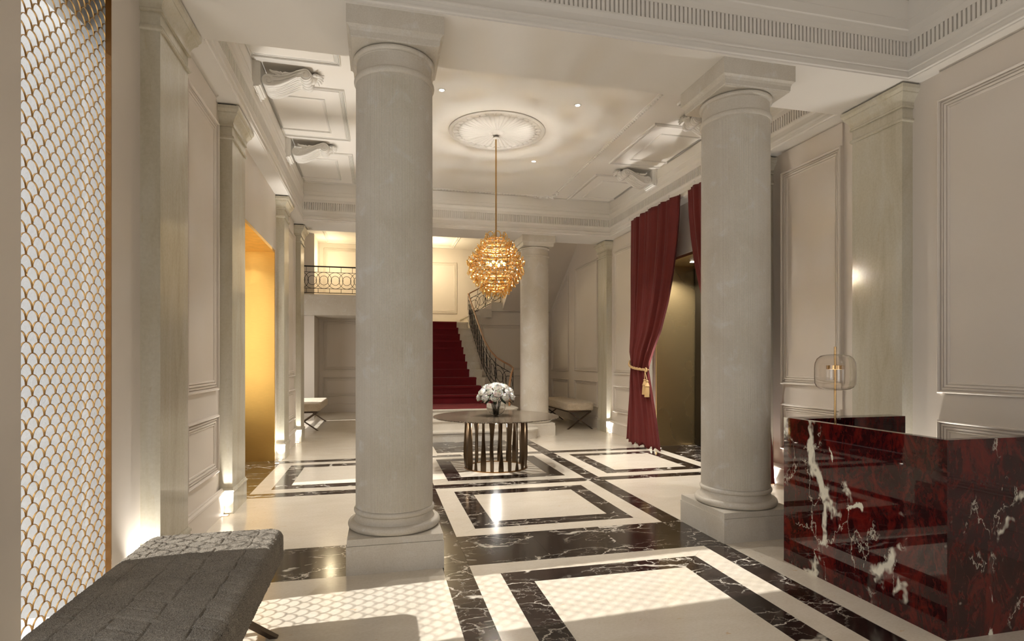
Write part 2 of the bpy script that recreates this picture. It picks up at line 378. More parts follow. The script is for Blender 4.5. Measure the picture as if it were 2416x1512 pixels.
# ------------------------------------------------------------------ walls
def wall_left():
    b = MB(); x0 = XL-0.28; T = 5.3
    segs = [(-3.2, 0.3, 0), (0.3, 1.9, 3.6), (1.9, 3.06, 0), (3.06, 4.10, 3.97), (4.10, 4.5, 0), (4.5, 6.97, 0), (6.97, 9.60, 3.36), (9.60, 12.13, 0)]
    for y0, y1, z0 in segs: b.box(x0, y0, z0, XL, y1, T)
    b.box(XL-0.03, 3.965, 0, XL, 4.10, 3.97)
    return b
wl = wall_left().build('wall_left', M['wall'], smooth=False); structure(wl)
b = MB(); 
for y0, y1, z0 in [(-3.2, 6.97, 0), (6.97, 9.60, 3.40), (9.60, 18.3, 0)]: b.box(XR, y0, z0, XR+0.28, y1, 5.3)
wr = b.build('wall_right', M['wall'], smooth=False); structure(wr)
b = MB().box(-3.4, 18.1, 0, 5.3, 18.35, 5.4); wb = b.build('wall_back', M['wall'], smooth=False); structure(wb)
b = MB()
for q in [(-1.9, -0.6, 0, 5.3), (1.0, 2.4, 0, 5.3), (4.0, 5.3, 0, 5.3), (-0.6, 1.0, 4.0, 5.3), (2.4, 4.0, 4.0, 5.3)]: b.box(q[0], -3.45, q[2], q[1], -3.2, q[3])
structure(b.build('wall_front', M['wall'], smooth=False))
# stair hall left side wall with its window, and the pier
b = MB()
for y0, y1, z0, z1 in [(12.13, 13.75, 0, 5.4), (15.62, 18.3, 0, 5.4), (13.75, 15.62, 2.35, 5.4), (13.75, 15.62, 0, 0.25)]: b.box(-3.45, y0, z0, -3.2, y1, z1)
b.box(-3.45, 11.88, 0, -1.9, 12.13, 5.4)
structure(b.build('wall_hall', M['wall'], smooth=False))
structure(MB().box(-3.2, 16.8, 0, -1.80, 18.1, 2.87).box(-3.2, 16.8, 3.45, -1.80, 18.1, 5.2).build('wall_pier', M['wall'], smooth=False))
# raised wall slabs behind the panel frames and the frames themselves
FPROF = [(0, 0), (0, .016), (.004, .024), (.012, .028), (.020, .025), (.025, .016), (.028, .003), (.034, .003), (.036, .013), (.050, .015), (.053, .003), (.059, .003), (.061, .013), (.077, .010), (.080, .001), (.086, .001), (.088, .009), (.100, .006), (.104, 0)]
def inset(poly, d):
    n = len(poly); out = []
    A = sum(poly[i][0]*poly[(i+1) % n][1]-poly[(i+1) % n][0]*poly[i][1] for i in range(n)); sg = 1 if A > 0 else -1
    for i in range(n):
        p0 = Vector(poly[i-1]); p = Vector(poly[i]); p2 = Vector(poly[(i+1) % n])
        e1 = (p-p0).normalized(); e2 = (p2-p).normalized()
        n1 = Vector((-e1.y, e1.x))*sg; n2 = Vector((-e2.y, e2.x))*sg
        bis = (n1+n2); bis /= max(bis.dot(n1), 1e-6); out.append(p+bis*d)
    return out
def wallframe(poly, plane, at, parent, mat=None, sc=1.0, rel=1.0, name='panel_frame'):
    """moulded frame following a polygon on a wall; plane 'x+','x-','y-','z-' is the wall normal"""
    def P(p, h):
        if plane == 'x+': return (at+h, p[0], p[1])
        if plane == 'x-': return (at-h, p[0], p[1])
        if plane == 'y-': return (p[0], at-h, p[1])
        if plane == 'y+': return (p[0], at+h, p[1])
        return (p[0], p[1], at-h)
    m = MB(); n = len(poly); vs = []
    for d, h in FPROF: vs += [P(p, h*rel*1.25) for p in inset(poly, d*sc)]
    fs = [(j*n+i, j*n+(i+1) % n, (j+1)*n+(i+1) % n, (j+1)*n+i) for j in range(len(FPROF)-1) for i in range(n)]
    m.add(vs, fs); o = m.build(name, mat or M['wall'], parent, smooth=False); return o
def rect(a0, b0, a1, b1): return [(a0, b0), (a1, b0), (a1, b1), (a0, b1)]
RS = 0.022
def bay(side, y0, y1, parent, slabz=4.25, lower=True):
    """one wall bay: raised slab, upper frame, dado frame"""
    x = XL if side == 'x+' else XR; s = 1 if side == 'x+' else -1
    xa, xb = sorted((x, x+s*RS))
    MB().box(xa, y0, 0.0, xb, y1, slabz-0.004).build('wall_panel', M['wall'], parent, smooth=False)
    wallframe(rect(y0, 1.30, y1, 3.985), side, x+s*RS, parent)
    wallframe(rect(y0, 0.475, y1, 1.055), side, x+s*RS, parent)
for side, par in (('x+', wl), ('x-', wr)):
    bay(side, 5.22, 6.18, par); bay(side, 10.32, 11.44, par)
bay('x-', 2.55, 4.115, wr); bay('x-', 0.7, 2.3, wr)
# hall right wall panels (the first cut by the slope of the upper flight)
wallframe(rect(12.43, 1.33, 14.02, 4.03), 'x-', XR, wr); wallframe(rect(12.43, 0.49, 14.02, 1.10), 'x-', XR, wr)
wallframe([(14.53, 1.30), (16.03, 1.30), (16.03, 3.06), (14.53, 4.02)], 'x-', XR, wr); wallframe(rect(14.53, 0.49, 16.03, 1.09), 'x-', XR, wr)
# back wall panels
wallframe(rect(0.30, 3.11, 2.447, 4.76), 'y-', 18.1, wb); wallframe(rect(-1.673, 1.30, -0.2, 2.80), 'y-', 18.1, wb)
wallframe(rect(-1.673, 0.49, -0.2, 1.08), 'y-', 18.1, wb); wallframe(rect(-1.66, 3.62, -0.2, 5.05), 'y-', 18.1, wb)
# baseboards
def baseboard(name, segs):
    m = MB()
    for side, at, a, c in segs:
        pr = [(0, 0), (0.026, 0), (0.026, 0.215), (0.032, 0.222), (0.030, 0.242), (0.016, 0.258), (0.016, 0.270), (0, 0.272)]
        if side == 'x+': m.prism([(at+p, z) for p, z in pr], a, c, 'y')
        elif side == 'x-': m.prism([(at-p, z) for p, z in pr], a, c, 'y')
        else: m.prism([(at-p, z) for p, z in pr], a, c, 'x')
    o = m.build(name, M['wall'], ang=20); structure(o)
baseboard('baseboard_left', [('x+', XL+0.022, 4.99, 6.37), ('x+', XL+0.022, 10.13, 11.62), ('x+', XL, 1.9, 3.05)])
baseboard('baseboard_right', [('x-', XR-0.022, -3.2, 4.39), ('x-', XR-0.022, 4.985, 6.37), ('x-', XR-0.022, 10.13, 11.62), ('x-', XR, 12.14, 16.2)])
baseboard('baseboard_back', [('y', 18.1, -1.79, 0.86)])

# ------------------------------------------------------------------ ceilings, bulkheads and cornices
c = MB().box(-1.9, -3.4, CEI, 5.3, 12.05, CEI+0.15)
ce = c.build('ceiling', M['ceil'], smooth=False); structure(ce)
structure(MB().box(-3.4, 12.05, HALLZ, 5.3, 18.3, HALLZ+0.15).build('ceiling_hall', M['ceil'], smooth=False))
b = MB()   # dropped soffit ring carrying the entablature
b.box(-1.9, 5.055, SOF, -1.44, 11.28, CEI).box(mir(-1.44), 5.055, SOF, 5.3, 11.28, CEI)
b.box(-1.9, -3.2, SOF, -1.49, 4.33, CEI).box(mir(-1.49), -3.2, SOF, 5.3, 4.33, CEI).box(-1.49, -3.2, SOF, mir(-1.49), -2.7, CEI)
b.box(-1.9, 4.33, SOF, 5.3, 5.055, CEI).box(-1.9, 11.28, SOF, 5.3, 12.05, 5.3)
structure(b.build('ceiling_soffit', M['ceil'], smooth=False))
CPROF = [(0.0, 4.25), (0.030, 4.25), (0.030, 4.262), (0.040, 4.270), (0.040, 4.282), (0.028, 4.290), (0.028, 4.322), (0.046, 4.330), (0.046, 4.342), (0.030, 4.352), (0.018, 4.38), (0.016, 4.42), (0.034, 4.450), (0.034, 4.462), (0.012, 4.465), (0.012, 4.605), (0.034, 4.607), (0.034, 4.662), (0.038, 4.668), (0.042, 4.69), (0.056, 4.712), (0.056, 4.735), (0.040, 4.742), (0.040, 4.808), (0.046, 4.812), (0.046, 4.992), (0.0, 4.995)]
def cornice(name, x0, y0, x1, y1, near=None):
    m = MB(); n = 4; vs = []
    for d, z in CPROF:
        vs += [(x0+d, y0+d, z), (x1-d, y0+d, z), (x1-d, y1-d, z), (x0+d, y1-d, z)]
    fs = [(j*n+i, j*n+(i+1) % n, (j+1)*n+(i+1) % n, (j+1)*n+i) for j in range(len(CPROF)-1) for i in range(n)]
    m.add(vs, fs); o = m.build(name, M['ceil'], ang=25); structure(o)
    r = MB(); pitch = 0.0395; w = 0.0235; d0 = 0.0; d1 = 0.033
    def run(a, b_, fn):
        k = int((b_-a)/pitch); off = ((b_-a)-k*pitch)/2
        for i in range(k+1):
            t = a+off+i*pitch; fn(t-w/2, t+w/2)
    run(x0+0.03, x1-0.03, lambda a, b_: (r.box(a, y0+d0, 4.465, b_, y0+d1, 4.605), r.box(a, y1-d1, 4.465, b_, y1-d0, 4.605)))
    run(y0+0.03, y1-0.03, lambda a, b_: (r.box(x0+d0, a, 4.465, x0+d1, b_, 4.605), r.box(x1-d1, a, 4.465, x1-d0, b_, 4.605)))
    fl_ = r.build('fluting', M['ceil'], o, smooth=False, fix=False); fl_['kind'] = 'stuff'
    # thin fillets that close the slots above and below
    q = MB()
    for z0, z1 in ((4.452, 4.466), (4.604, 4.616)):
        q.box(x0, y0, z0, x1, y0+d1, z1).box(x0, y1-d1, z0, x1, y1, z1).box(x0, y0+d1, z0, x0+d1, y1-d1, z1).box(x1-d1, y0+d1, z0, x1, y1-d1, z1)
    q.build('fillet', M['ceil'], o, smooth=False)
    return o
cn = cornice('trim_1', -1.49, -2.7, mir(-1.49), 4.33)
cf = cornice('trim_2', -1.44, 5.055, mir(-1.44), 11.28)
boss = MB().lathe([(0.034, 0.0), (0.034, 0.010), (0.026, 0.020), (0.008, 0.024)], 14).mesh('boss', M['plaster'])
for yy in (10.317, 9.54, 8.744, 7.95, 7.15): put('boss', boss, cf, (mir(-1.44)-0.012, yy, 4.405), (0, -PI/2, 0))
# coffers on the ceiling of the main room: ceiling panels on both long sides, between the corbels
def coffer(y0, y1, side):
    a, b_ = (-1.395, -0.43) if side < 0 else (mir(-0.43), mir(-1.395))
    wallframe(rect(a, y0, b_, y1), 'z-', CEI, ce, M['plaster'], 0.62, 0.9, 'coffer_frame')
    if side < 0: q = rect(a, y0+0.30, b_-0.26, y1-0.26)
    else: q = rect(a+0.26, y0+0.30, b_, y1-0.26)
    wallframe(q, 'z-', CEI, ce, M['plaster'], 0.62, 0.9, 'coffer_frame')
    # sunk field between: a thin raised board
    if side < 0: MB().box(a, y0+0.07, CEI-0.012, b_-0.07, y1-0.07, CEI+0.01).build('coffer_board', M['ceil'], ce, smooth=False)
    else: MB().box(a+0.07, y0+0.07, CEI-0.012, b_, y1-0.07, CEI+0.01).build('coffer_board', M['ceil'], ce, smooth=False)
for y0, y1 in ((5.10, 6.73), (7.34, 9.00), (9.60, 11.23)):
    coffer(y0, y1, -1); coffer(y0, y1, 1)
# leaf moulding round the middle field of the ceiling
lx0, lx1, ly0, ly1 = mir(3.54), 3.54, 5.62, 11.18
m = MB(); 
for a0, b0, a1, b1 in ((lx0, ly0, lx1, ly0+0.07), (lx0, ly1-0.07, lx1, ly1), (lx0, ly0+0.07, lx0+0.07, ly1-0.07), (lx1-0.07, ly0+0.07, lx1, ly1-0.07)):
    m.box(a0, b0, CEI-0.014, a1, b1, CEI+0.01)
lm = m.build('trim_3', M['plaster'], smooth=False); structure(lm)
m = MB()
def leafbit(x, y, a):
    s_, c_ = math.sin(a), math.cos(a)
    pts = [(-0.026, -0.022), (0.0, -0.03), (0.026, -0.014), (0.012, 0.026), (-0.016, 0.026)]
    P = [(x+px*c_-py*s_, y+px*s_+py*c_) for px, py in pts]
    m.add([(p[0], p[1], CEI-0.014) for p in P]+[(x, y, CEI-0.030)], [(i, (i+1) % 5, 5) for i in range(5)])
k = int((lx1-lx0)/0.062)
for i in range(k):
    t = lx0+0.035+i*(lx1-lx0-0.07)/(k-1)
    leafbit(t, ly0+0.035, 0); leafbit(t, ly1-0.035, PI)
k = int((ly1-ly0)/0.062)
for i in range(k):
    t = ly0+0.035+i*(ly1-ly0-0.07)/(k-1)
    leafbit(lx0+0.035, t, PI/2); leafbit(lx1-0.035, t, -PI/2)
lb = m.build('leaf_moulding', M['plaster'], lm, smooth=False); lb['kind'] = 'stuff'
def foliage(parent, x, y, sx, sy):
    for i, (dx, dy, a) in enumerate(((0, 0, 0.8), (-0.13, -0.02, 0.2), (-0.26, 0.01, -0.3), (-0.38, -0.01, 0.3), (-0.02, -0.13, 1.4), (0.01, -0.26, 1.9), (-0.01, -0.38, 1.3))):
        mm = MB(); L = 0.10; pts = []
        for j in range(9):
            t = j/8; an = a+1.8*(t-0.5); pts.append((x+sx*(dx+L*(t-0.5)*1.4*math.cos(an)), y+sy*(dy+L*(t-0.5)*1.4*math.sin(an)+0.03*math.sin(t*PI)), CEI-0.022))
        mm.tube(pts, [0.004+0.020*math.sin(PI*min(1, j/8*0.95+0.05)) for j in range(9)], 6)
        mm.build('leaf', M['plaster'], parent)
foliage(lm, lx1-0.02, ly1-0.03, 1, 1); foliage(lm, lx0+0.02, ly1-0.03, -1, 1)
foliage(lm, lx1-0.02, ly0+0.03, 1, -1); foliage(lm, lx0+0.02, ly0+0.03, -1, -1)
# hall ceiling border
wallframe(rect(-1.55, 12.6, 2.3, 17.85), 'z-', HALLZ, bpy.data.objects['ceiling_hall'], M['ceil'], 1.0, 1.0, 'coffer_frame')

# ------------------------------------------------------------------ ceiling rose
rt = thing('ceiling_rose', 'large round fluted plaster ceiling rose above the chandelier rod', 'ceiling rose', (CX, 8.17, CEI))
MB().lathe([(0.715, 0.0), (0.715, -0.022), (0.700, -0.034), (0.665, -0.036), (0.650, -0.024), (0.640, -0.012), (0.600, -0.012)], 96, capends=False).build('outer_ring', M['plaster'], rt)
m = MB(); N = 36
for i in range(N):
    a = 2*PI*i/N; m.ball((0.612*math.cos(a), 0.612*math.sin(a), -0.012), 0.046, 10, 6, 0.45)
m.build('bead_ring', M['plaster'], rt)
NP = 44; NU = NP*10; NR = 16
def rose_fn(u, v):
    th = u*2*PI; fr = (u*NP) % 1.0; r = 0.11+v*(0.555-0.11)
    rim = 0.555 if abs(fr-0.5) < 0.25 else 0.50
    h = 0.006+0.030*math.sin(PI*fr)**0.7*(0.25+0.75*v)
    if v > 0.93: h *= 0.45
    k = 1+(0.05*(1-abs(fr-0.5)*2) if v > 0.9 else 0)
    return (r*k*math.cos(th), r*k*math.sin(th), -h-0.030*(1-v))
MB().grid(rose_fn, NU, NR, True).build('petals', M['plaster'], rt, ang=50)
MB().lathe([(0.125, 0.0), (0.125, -0.045), (0.105, -0.055), (0.085, -0.045), (0.075, -0.050), (0.02, -0.052)], 40).build('hub', M['plaster'], rt)

rt.scale = (1, 1, 0.55)
# ------------------------------------------------------------------ downlights
for i, (x, y, lab) in enumerate(((0.764, 7.07, 'small round recessed downlight in ceiling just right of the left foreground column'),
        (2.572, 7.07, 'small round recessed downlight in ceiling front right of the ceiling rose'),
        (2.568, 9.24, 'small round recessed downlight in ceiling behind and right of the ceiling rose'),
        (0.764, 9.24, 'small round recessed downlight in ceiling behind the left foreground column'))):
    t = thing('downlight', lab, 'downlight', (x, y, CEI), 0, 'recessed downlights in the main ceiling')
    MB().lathe([(0.030, 0.01), (0.030, -0.004), (0.044, -0.006), (0.050, -0.001), (0.050, 0.004)], 24, capends=False).build('trim_ring', M['plaster'], t)
    MB().lathe([(0.0299, -0.001), (0.012, -0.0015)], 20).build('lens', M['lamp'], t)
    spot('downlight_beam', (x, y, CEI-0.03), (x, y, 0), 260, WARM, 100, 0.8, 0.03)

# ------------------------------------------------------------------ pilasters
def pilaster(side, y0, y1, label):
    L = y1-y0
    t = thing('pilaster', label, 'pilaster', (XL if side < 0 else XR, (y0+y1)/2, 0), 0 if side < 0 else PI)
    h = L/2; D = 0.125
    m = MB(); m.box(0, -h-0.014, 0, D+0.014, h+0.014, 0.228); m.build('base', M['onyx'], t, smooth=False)
    m = MB()
    for a, c in (((0.022, 0.228), (0.020, 0.246)), ((0.014, 0.246), (0.006, 0.266))):
        e, z = a; e2, z2 = c
        m.add([(0, -h-e, z), (D+e, -h-e, z), (D+e, h+e, z), (0, h+e, z), (0, -h-e2, z2), (D+e2, -h-e2, z2), (D+e2, h+e2, z2), (0, h+e2, z2)],
              [(3, 2, 1, 0), (4, 5, 6, 7), (0, 1, 5, 4), (1, 2, 6, 5), (2, 3, 7, 6), (3, 0, 4, 7)])
    m.build('base_moulding', M['onyx'], t, smooth=False)
    MB().box(0, -h, 0.266, D, h, 3.905).build('shaft', M['onyx'], t, smooth=False)
    m = MB(); pr = [(0.0, 3.905), (0.010, 3.905), (0.018, 3.915), (0.018, 3.925), (0.012, 3.940), (0.0, 3.942), (0.0, 4.034), (0.018, 4.036), (0.018, 4.052), (0.012, 4.062), (0.012, 4.075), (0.020, 4.100), (0.036, 4.130), (0.054, 4.150), (0.060, 4.160), (0.060, 4.172), (0.068, 4.180), (0.078, 4.200), (0.080, 4.232), (0.0, 4.232)]
    vs = []
    for e, z in pr: vs += [(0, -h-e, z), (D+e, -h-e, z), (D+e, h+e, z), (0, h+e, z)]
    fs = [(j*4+i, j*4+(i+1) % 4, (j+1)*4+(i+1) % 4, (j+1)*4+i) for j in range(len(pr)-1) for i in range(4)]
    m.add(vs, fs+[((len(pr)-1)*4, (len(pr)-1)*4+1, (len(pr)-1)*4+2, (len(pr)-1)*4+3)]); m.build('capital', M['onyx'], t, ang=20)
    MB().box(0, -h-0.05, 4.232, D+0.05, h+0.05, SOF).build('gap_shade_strip', M['dark'], t, smooth=False)  # near-black strip standing in for the shade between capital and soffit
    return t
PY = [(4.395, 4.98), (6.375, 6.95), (9.665, 10.13), (11.62, 12.12)]
NL = ['polished stone pilaster on left wall nearest the camera behind the dark bench', 'polished stone pilaster on left wall just before the bright gold opening', 'polished stone pilaster on left wall at far edge of the gold opening', 'polished stone pilaster on left wall farthest back beside the rear left bench']
NR_ = ['wide polished stone pilaster on right wall behind the red marble desk', 'polished stone pilaster on right wall hidden behind the right foreground column', 'polished stone pilaster on right wall behind the tied red curtain', 'polished stone pilaster on right wall beside the rear right bench']
for (a, b_), l1, l2 in zip(PY, NL, NR_): pilaster(-1, a, b_, l1); pilaster(1, a, b_, l2)
# floor uplights at the pilaster feet
upm = None
def uplight(side, y, label, tx=0.0, power=52, size=75, ty=0.0):
    x = XL+0.075 if side < 0 else XR-0.075
    t = thing('floor_uplight', label, 'uplight', (x, y, 0), 0, 'floor uplights at the pilaster feet')
    MB().lathe([(0.040, -0.003), (0.040, 0.003), (0.030, 0.006), (0.030, 0.001)], 20, capends=False).build('rim', M['brass'], t)
    MB().lathe([(0.029, -0.002), (0.029, 0.003), (0.01, 0.004)], 20).build('lens', M['uplens'], t)
    s = -side
    spot('uplight_beam', (x, y, 0.02), (x+s*tx, y+ty, 5), power, (1.0, 0.965, 0.91), size, 0.9, 0.018)
wn = ['nearest', 'second', 'third', 'farthest']
for i, (a, b_) in enumerate(PY):
    uplight(-1, a-0.075, 'round floor uplight at foot of the %s left wall pilaster' % wn[i], 0.1)
    uplight(1, a-0.075, 'round floor uplight at foot of the %s right wall pilaster' % wn[i], 0.1, 52 if i else 130)
for sd_, nm in ((-1, 'left'), (1, 'right')):
    uplight(sd_, 7.03, 'round floor uplight inside the near edge of the %s gold opening' % nm, 0.75, 380, 26)
    uplight(sd_, 9.30, 'round floor uplight inside the far edge of the %s gold opening' % nm, 0.75, 380, 26)

# ------------------------------------------------------------------ columns
def column(label, x, y, reed=True, n=220):
    t = thing('column', label, 'column', (x, y, 0))
    h = 0.3635
    m = MB(); m.box(-h, -h, 0, h, h, 0.212).build('plinth', M['lime'], t, smooth=False)
    MB().box(-h+0.006, -h+0.006, 0.2135, h-0.006, h-0.006, 0.264).box(-h+0.02, -h+0.02, 0.21, h-0.02, h-0.02, 0.214).build('plinth_cap', M['lime'], t, smooth=False)
    pr = [(0.33, 0.262)]
    for i in range(13): a = -PI/2+PI*i/12; pr.append((0.338+0.030*math.cos(a), 0.296+0.032*math.sin(a)))
    pr += [(0.322, 0.330), (0.318, 0.338), (0.312, 0.35), (0.308, 0.375), (0.310, 0.382)]
    for i in range(11): a = -PI/2+PI*i/10; pr.append((0.304+0.018*math.cos(a), 0.404+0.022*math.sin(a)))
    pr += [(0.306, 0.428), (0.29, 0.43)]
    MB().lathe(pr, 96).build('base', M['lime'], t)
    vs = []; R = 0.3085; N = n*4
    zz = [0.427, 0.44, 1.4, 2.6, 3.79, 3.815]; rr = [0, 1, 1, 1, 1, 0]
    m = MB()
    def fn(u, v):
        k = int(round(v*5)); i = int(round(u*N)) % N; z = zz[k]
        r = R - (0.0022 if (i % 4) in (2, 3) and rr[k] else 0.0) - 0.003*max(0, (z-2.0)/2)
        a = 2*PI*i/N; return (r*math.cos(a), r*math.sin(a), z)
    if reed: m.grid(fn, N, 6, True).build('shaft', M['lime'], t, smooth=False, fix=False)
    else: m.lathe([(R, 0.427), (R, 1.4), (R-0.003, 3.815)], 72).build('shaft', M['lime'], t)
    pr = [(0.300, 3.805)]
    for i in range(9): a = -PI/2+PI*i/8; pr.append((0.303+0.018*math.cos(a), 3.835+0.026*math.sin(a)))
    pr += [(0.306, 3.862), (0.300, 3.878), (0.300, 3.975), (0.306, 3.979)]
    for i in range(8): a = -PI/2+PI*0.95*i/7; pr.append((0.302+0.024*math.cos(a), 4.002+0.022*math.sin(a)))
    pr += [(0.295, 4.026)]
    MB().lathe(pr, 96).build('capital', M['lime'], t)
    ab = [(0.328, 4.026), (0.330, 4.034), (0.334, 4.036), (0.334, 4.050), (0.336, 4.075), (0.344, 4.095), (0.356, 4.106), (0.3635, 4.110), (0.3635, SOF)]
    m = MB(); vs = []
    for e, z in ab: vs += [(-e, -e, z), (e, -e, z), (e, e, z), (-e, e, z)]
    fs = [(j*4+i, j*4+(i+1) % 4, (j+1)*4+(i+1) % 4, (j+1)*4+i) for j in range(len(ab)-1) for i in range(4)]
    nn = (len(ab)-1)*4
    m.add(vs, fs+[(3, 2, 1, 0), (nn, nn+1, nn+2, nn+3)]).build('abacus', M['lime'], t, ang=15)
column('large reeded stone column in left foreground beside the dark bench', 0.1225, 4.693)
column('large reeded stone column in right foreground beside the red marble desk', mir(0.1225), 4.693)
column('round stone column at the right of the stair foot', mir(0.1225), 11.78, False)
column('round stone column at the left of the stair foot behind the left foreground column', 0.1225, 11.78, False)

# ------------------------------------------------------------------ scroll corbels
def corbel(side, y, label):
    t = thing('scroll_corbel', label, 'corbel', (0 if side < 0 else 2*CX, y, 0), 0 if side < 0 else PI)
    if side > 0: t.rotation_euler = (0, 0, PI)
    hw = 0.155
    MB().box(-1.442, -0.20, 4.70, -1.37, 0.20, CEI).box(-1.372, -0.175, 4.715, -1.335, 0.175, CEI).box(-1.337, -0.165, 4.735, -1.318, 0.165, CEI).build('backplate', M['plaster'], t, smooth=False)
    bo = MB().lathe([(0.032, 0), (0.030, 0.010), (0.01, 0.014)], 16); bm_ = bo.mesh('boss', M['plaster']); put('boss', bm_, t, (-1.40, 0.0, 4.700), (PI, 0, 0))
    # body: S profile
    def circ(cx, cz, r, a0, a1, n): return [(cx+r*math.cos(a0+(a1-a0)*i/n), cz+r*math.sin(a0+(a1-a0)*i/n)) for i in range(n+1)]
    m = MB()
    m.prism(circ(-1.238, 4.803, 0.070, 0, 2*PI, 28)[:-1], -hw-0.003, hw+0.003, 'y')
    m.prism(circ(-0.835, 4.912, 0.062, 0, 2*PI, 28)[:-1], -hw-0.003, hw+0.003, 'y')
    top = [(-1.238, 4.872), (-1.19, 4.866), (-1.12, 4.862), (-1.02, 4.893), (-0.93, 4.945), (-0.86, 4.972), (-0.83, 4.974)]
    bot = [(-1.245, 4.733), (-1.18, 4.736), (-1.11, 4.762), (-1.02, 4.812), (-0.93, 4.868), (-0.885, 4.880), (-0.84, 4.85)]
    for i in range(6): m.prism([bot[i], bot[i+1], top[i+1], top[i]], -hw, hw, 'y')
    sb = m.build('scroll_body', M['plaster'], t, ang=30)
    # raised spiral bands on both cheeks, three ribs on the front volute, leaf ridges below
    for s in (-1, 1):
        m = MB(); ys = s*(hw+0.004)
        p = [(-1.238+ (0.064-0.052*i/30)*math.cos(-PI/2-2.6*PI*i/30), ys, 4.803+(0.064-0.052*i/30)*math.sin(-PI/2-2.6*PI*i/30)) for i in range(31)][::-1]
        p += [(a[0], ys, a[1]+0.008) for a in bot[1:5]]
        m.tube(p, 0.0085, 6)
        p = [(a[0], ys, a[1]-0.006) for a in top[1:6]]
        p += [(-0.835+(0.058-0.034*i/24)*math.cos(PI/2-1.9*PI*i/24), ys, 4.912+(0.058-0.034*i/24)*math.sin(PI/2-1.9*PI*i/24)) for i in range(25)]
        m.tube(p, 0.0085, 6)
        m.tube([(a[0]+0.01, ys, (a[1]+bt[1])/2+0.004) for a, bt in zip(top[1:6], bot[1:6])], 0.005, 6)
        m.build('spiral_band', M['plaster'], sb)
        m = MB()
        for base, bend, L in (((-1.10, 4.885), 1.3, 0.16), ((-1.085, 4.885), -1.2, 0.14), ((-1.09, 4.88), 0.25, 0.075), ((-1.075, 4.885), -0.35, 0.07), ((-1.11, 4.865), 2.0, 0.09)):
            pts = []; x, z = base; a = PI/2
            for j in range(9):
                pts.append((x, s*(hw-0.012), z)); a += bend*2/9 if j > 1 else bend*0.4; x += math.cos(a)*L/8*(1 if bend else 1); z = min(z+abs(math.sin(a))*L/8*0.55, 4.985)
            m.tube(pts, [0.021-0.013*abs(j-3)/6 for j in range(9)], 6, flat=1.0)
        m.build('leaf_sprig', M['plaster'], t)
    m = MB()
    for yy in (-0.105, -0.035, 0.035, 0.105):
        m.tube([(-0.835+0.052*math.cos(a), yy, 4.912+0.052*math.sin(a)) for a in [(-0.95+1.45*j/12)*PI for j in range(13)]], 0.024, 8)
    m.build('volute_rib', M['plaster'], sb)
    m = MB()
    for k, yy in enumerate((-0.12, -0.08, -0.04, 0.0, 0.04, 0.08, 0.12)):
        pts = []
        for j in range(14):
            q = j/13; x = -1.30+q*0.42; 
            zb = np.interp(x, [-1.31, -1.28, -1.245, -1.18, -1.11, -1.02, -0.93, -0.885], [4.79, 4.75, 4.733, 4.736, 4.762, 4.812, 4.868, 4.88])
            pts.append((x, yy*(1+0.12*math.sin(q*9+k)), zb+0.003-0.003*math.sin(q*14+k*2)))
        m.tube(pts, [0.006+0.006*math.sin(PI*j/13) for j in range(14)], 6)
    m.build('acanthus_leaf', M['plaster'], t)
    m = MB()
    for k in range(7):
        a = (k-3)*0.34
        pts = [(-0.775+0.125*q*math.cos(a), 0.12*math.sin(a)*q*1.2, 4.935+0.035*math.sin(q*PI)-0.03*q*abs(a)+0.02*q) for q in [j/6 for j in range(7)]]
        m.tube(pts, [0.024*(1-0.75*j/6)+0.004 for j in range(7)], 6)
    m.ball((-0.775, 0, 4.935), 0.055, 12, 8)
    m.build('end_leaf', M['plaster'], t)
CL = 'carved plaster scroll corbel, %s side of ceiling, %s'
corbel(-1, 7.035, CL % ('left', 'the nearer one'))
corbel(-1, 9.30, CL % ('left', 'the farther one'))
corbel(1, 7.035, CL % ('right', 'partly behind the right foreground column'))
corbel(1, 9.30, CL % ('right', 'farther one above the red curtain'))

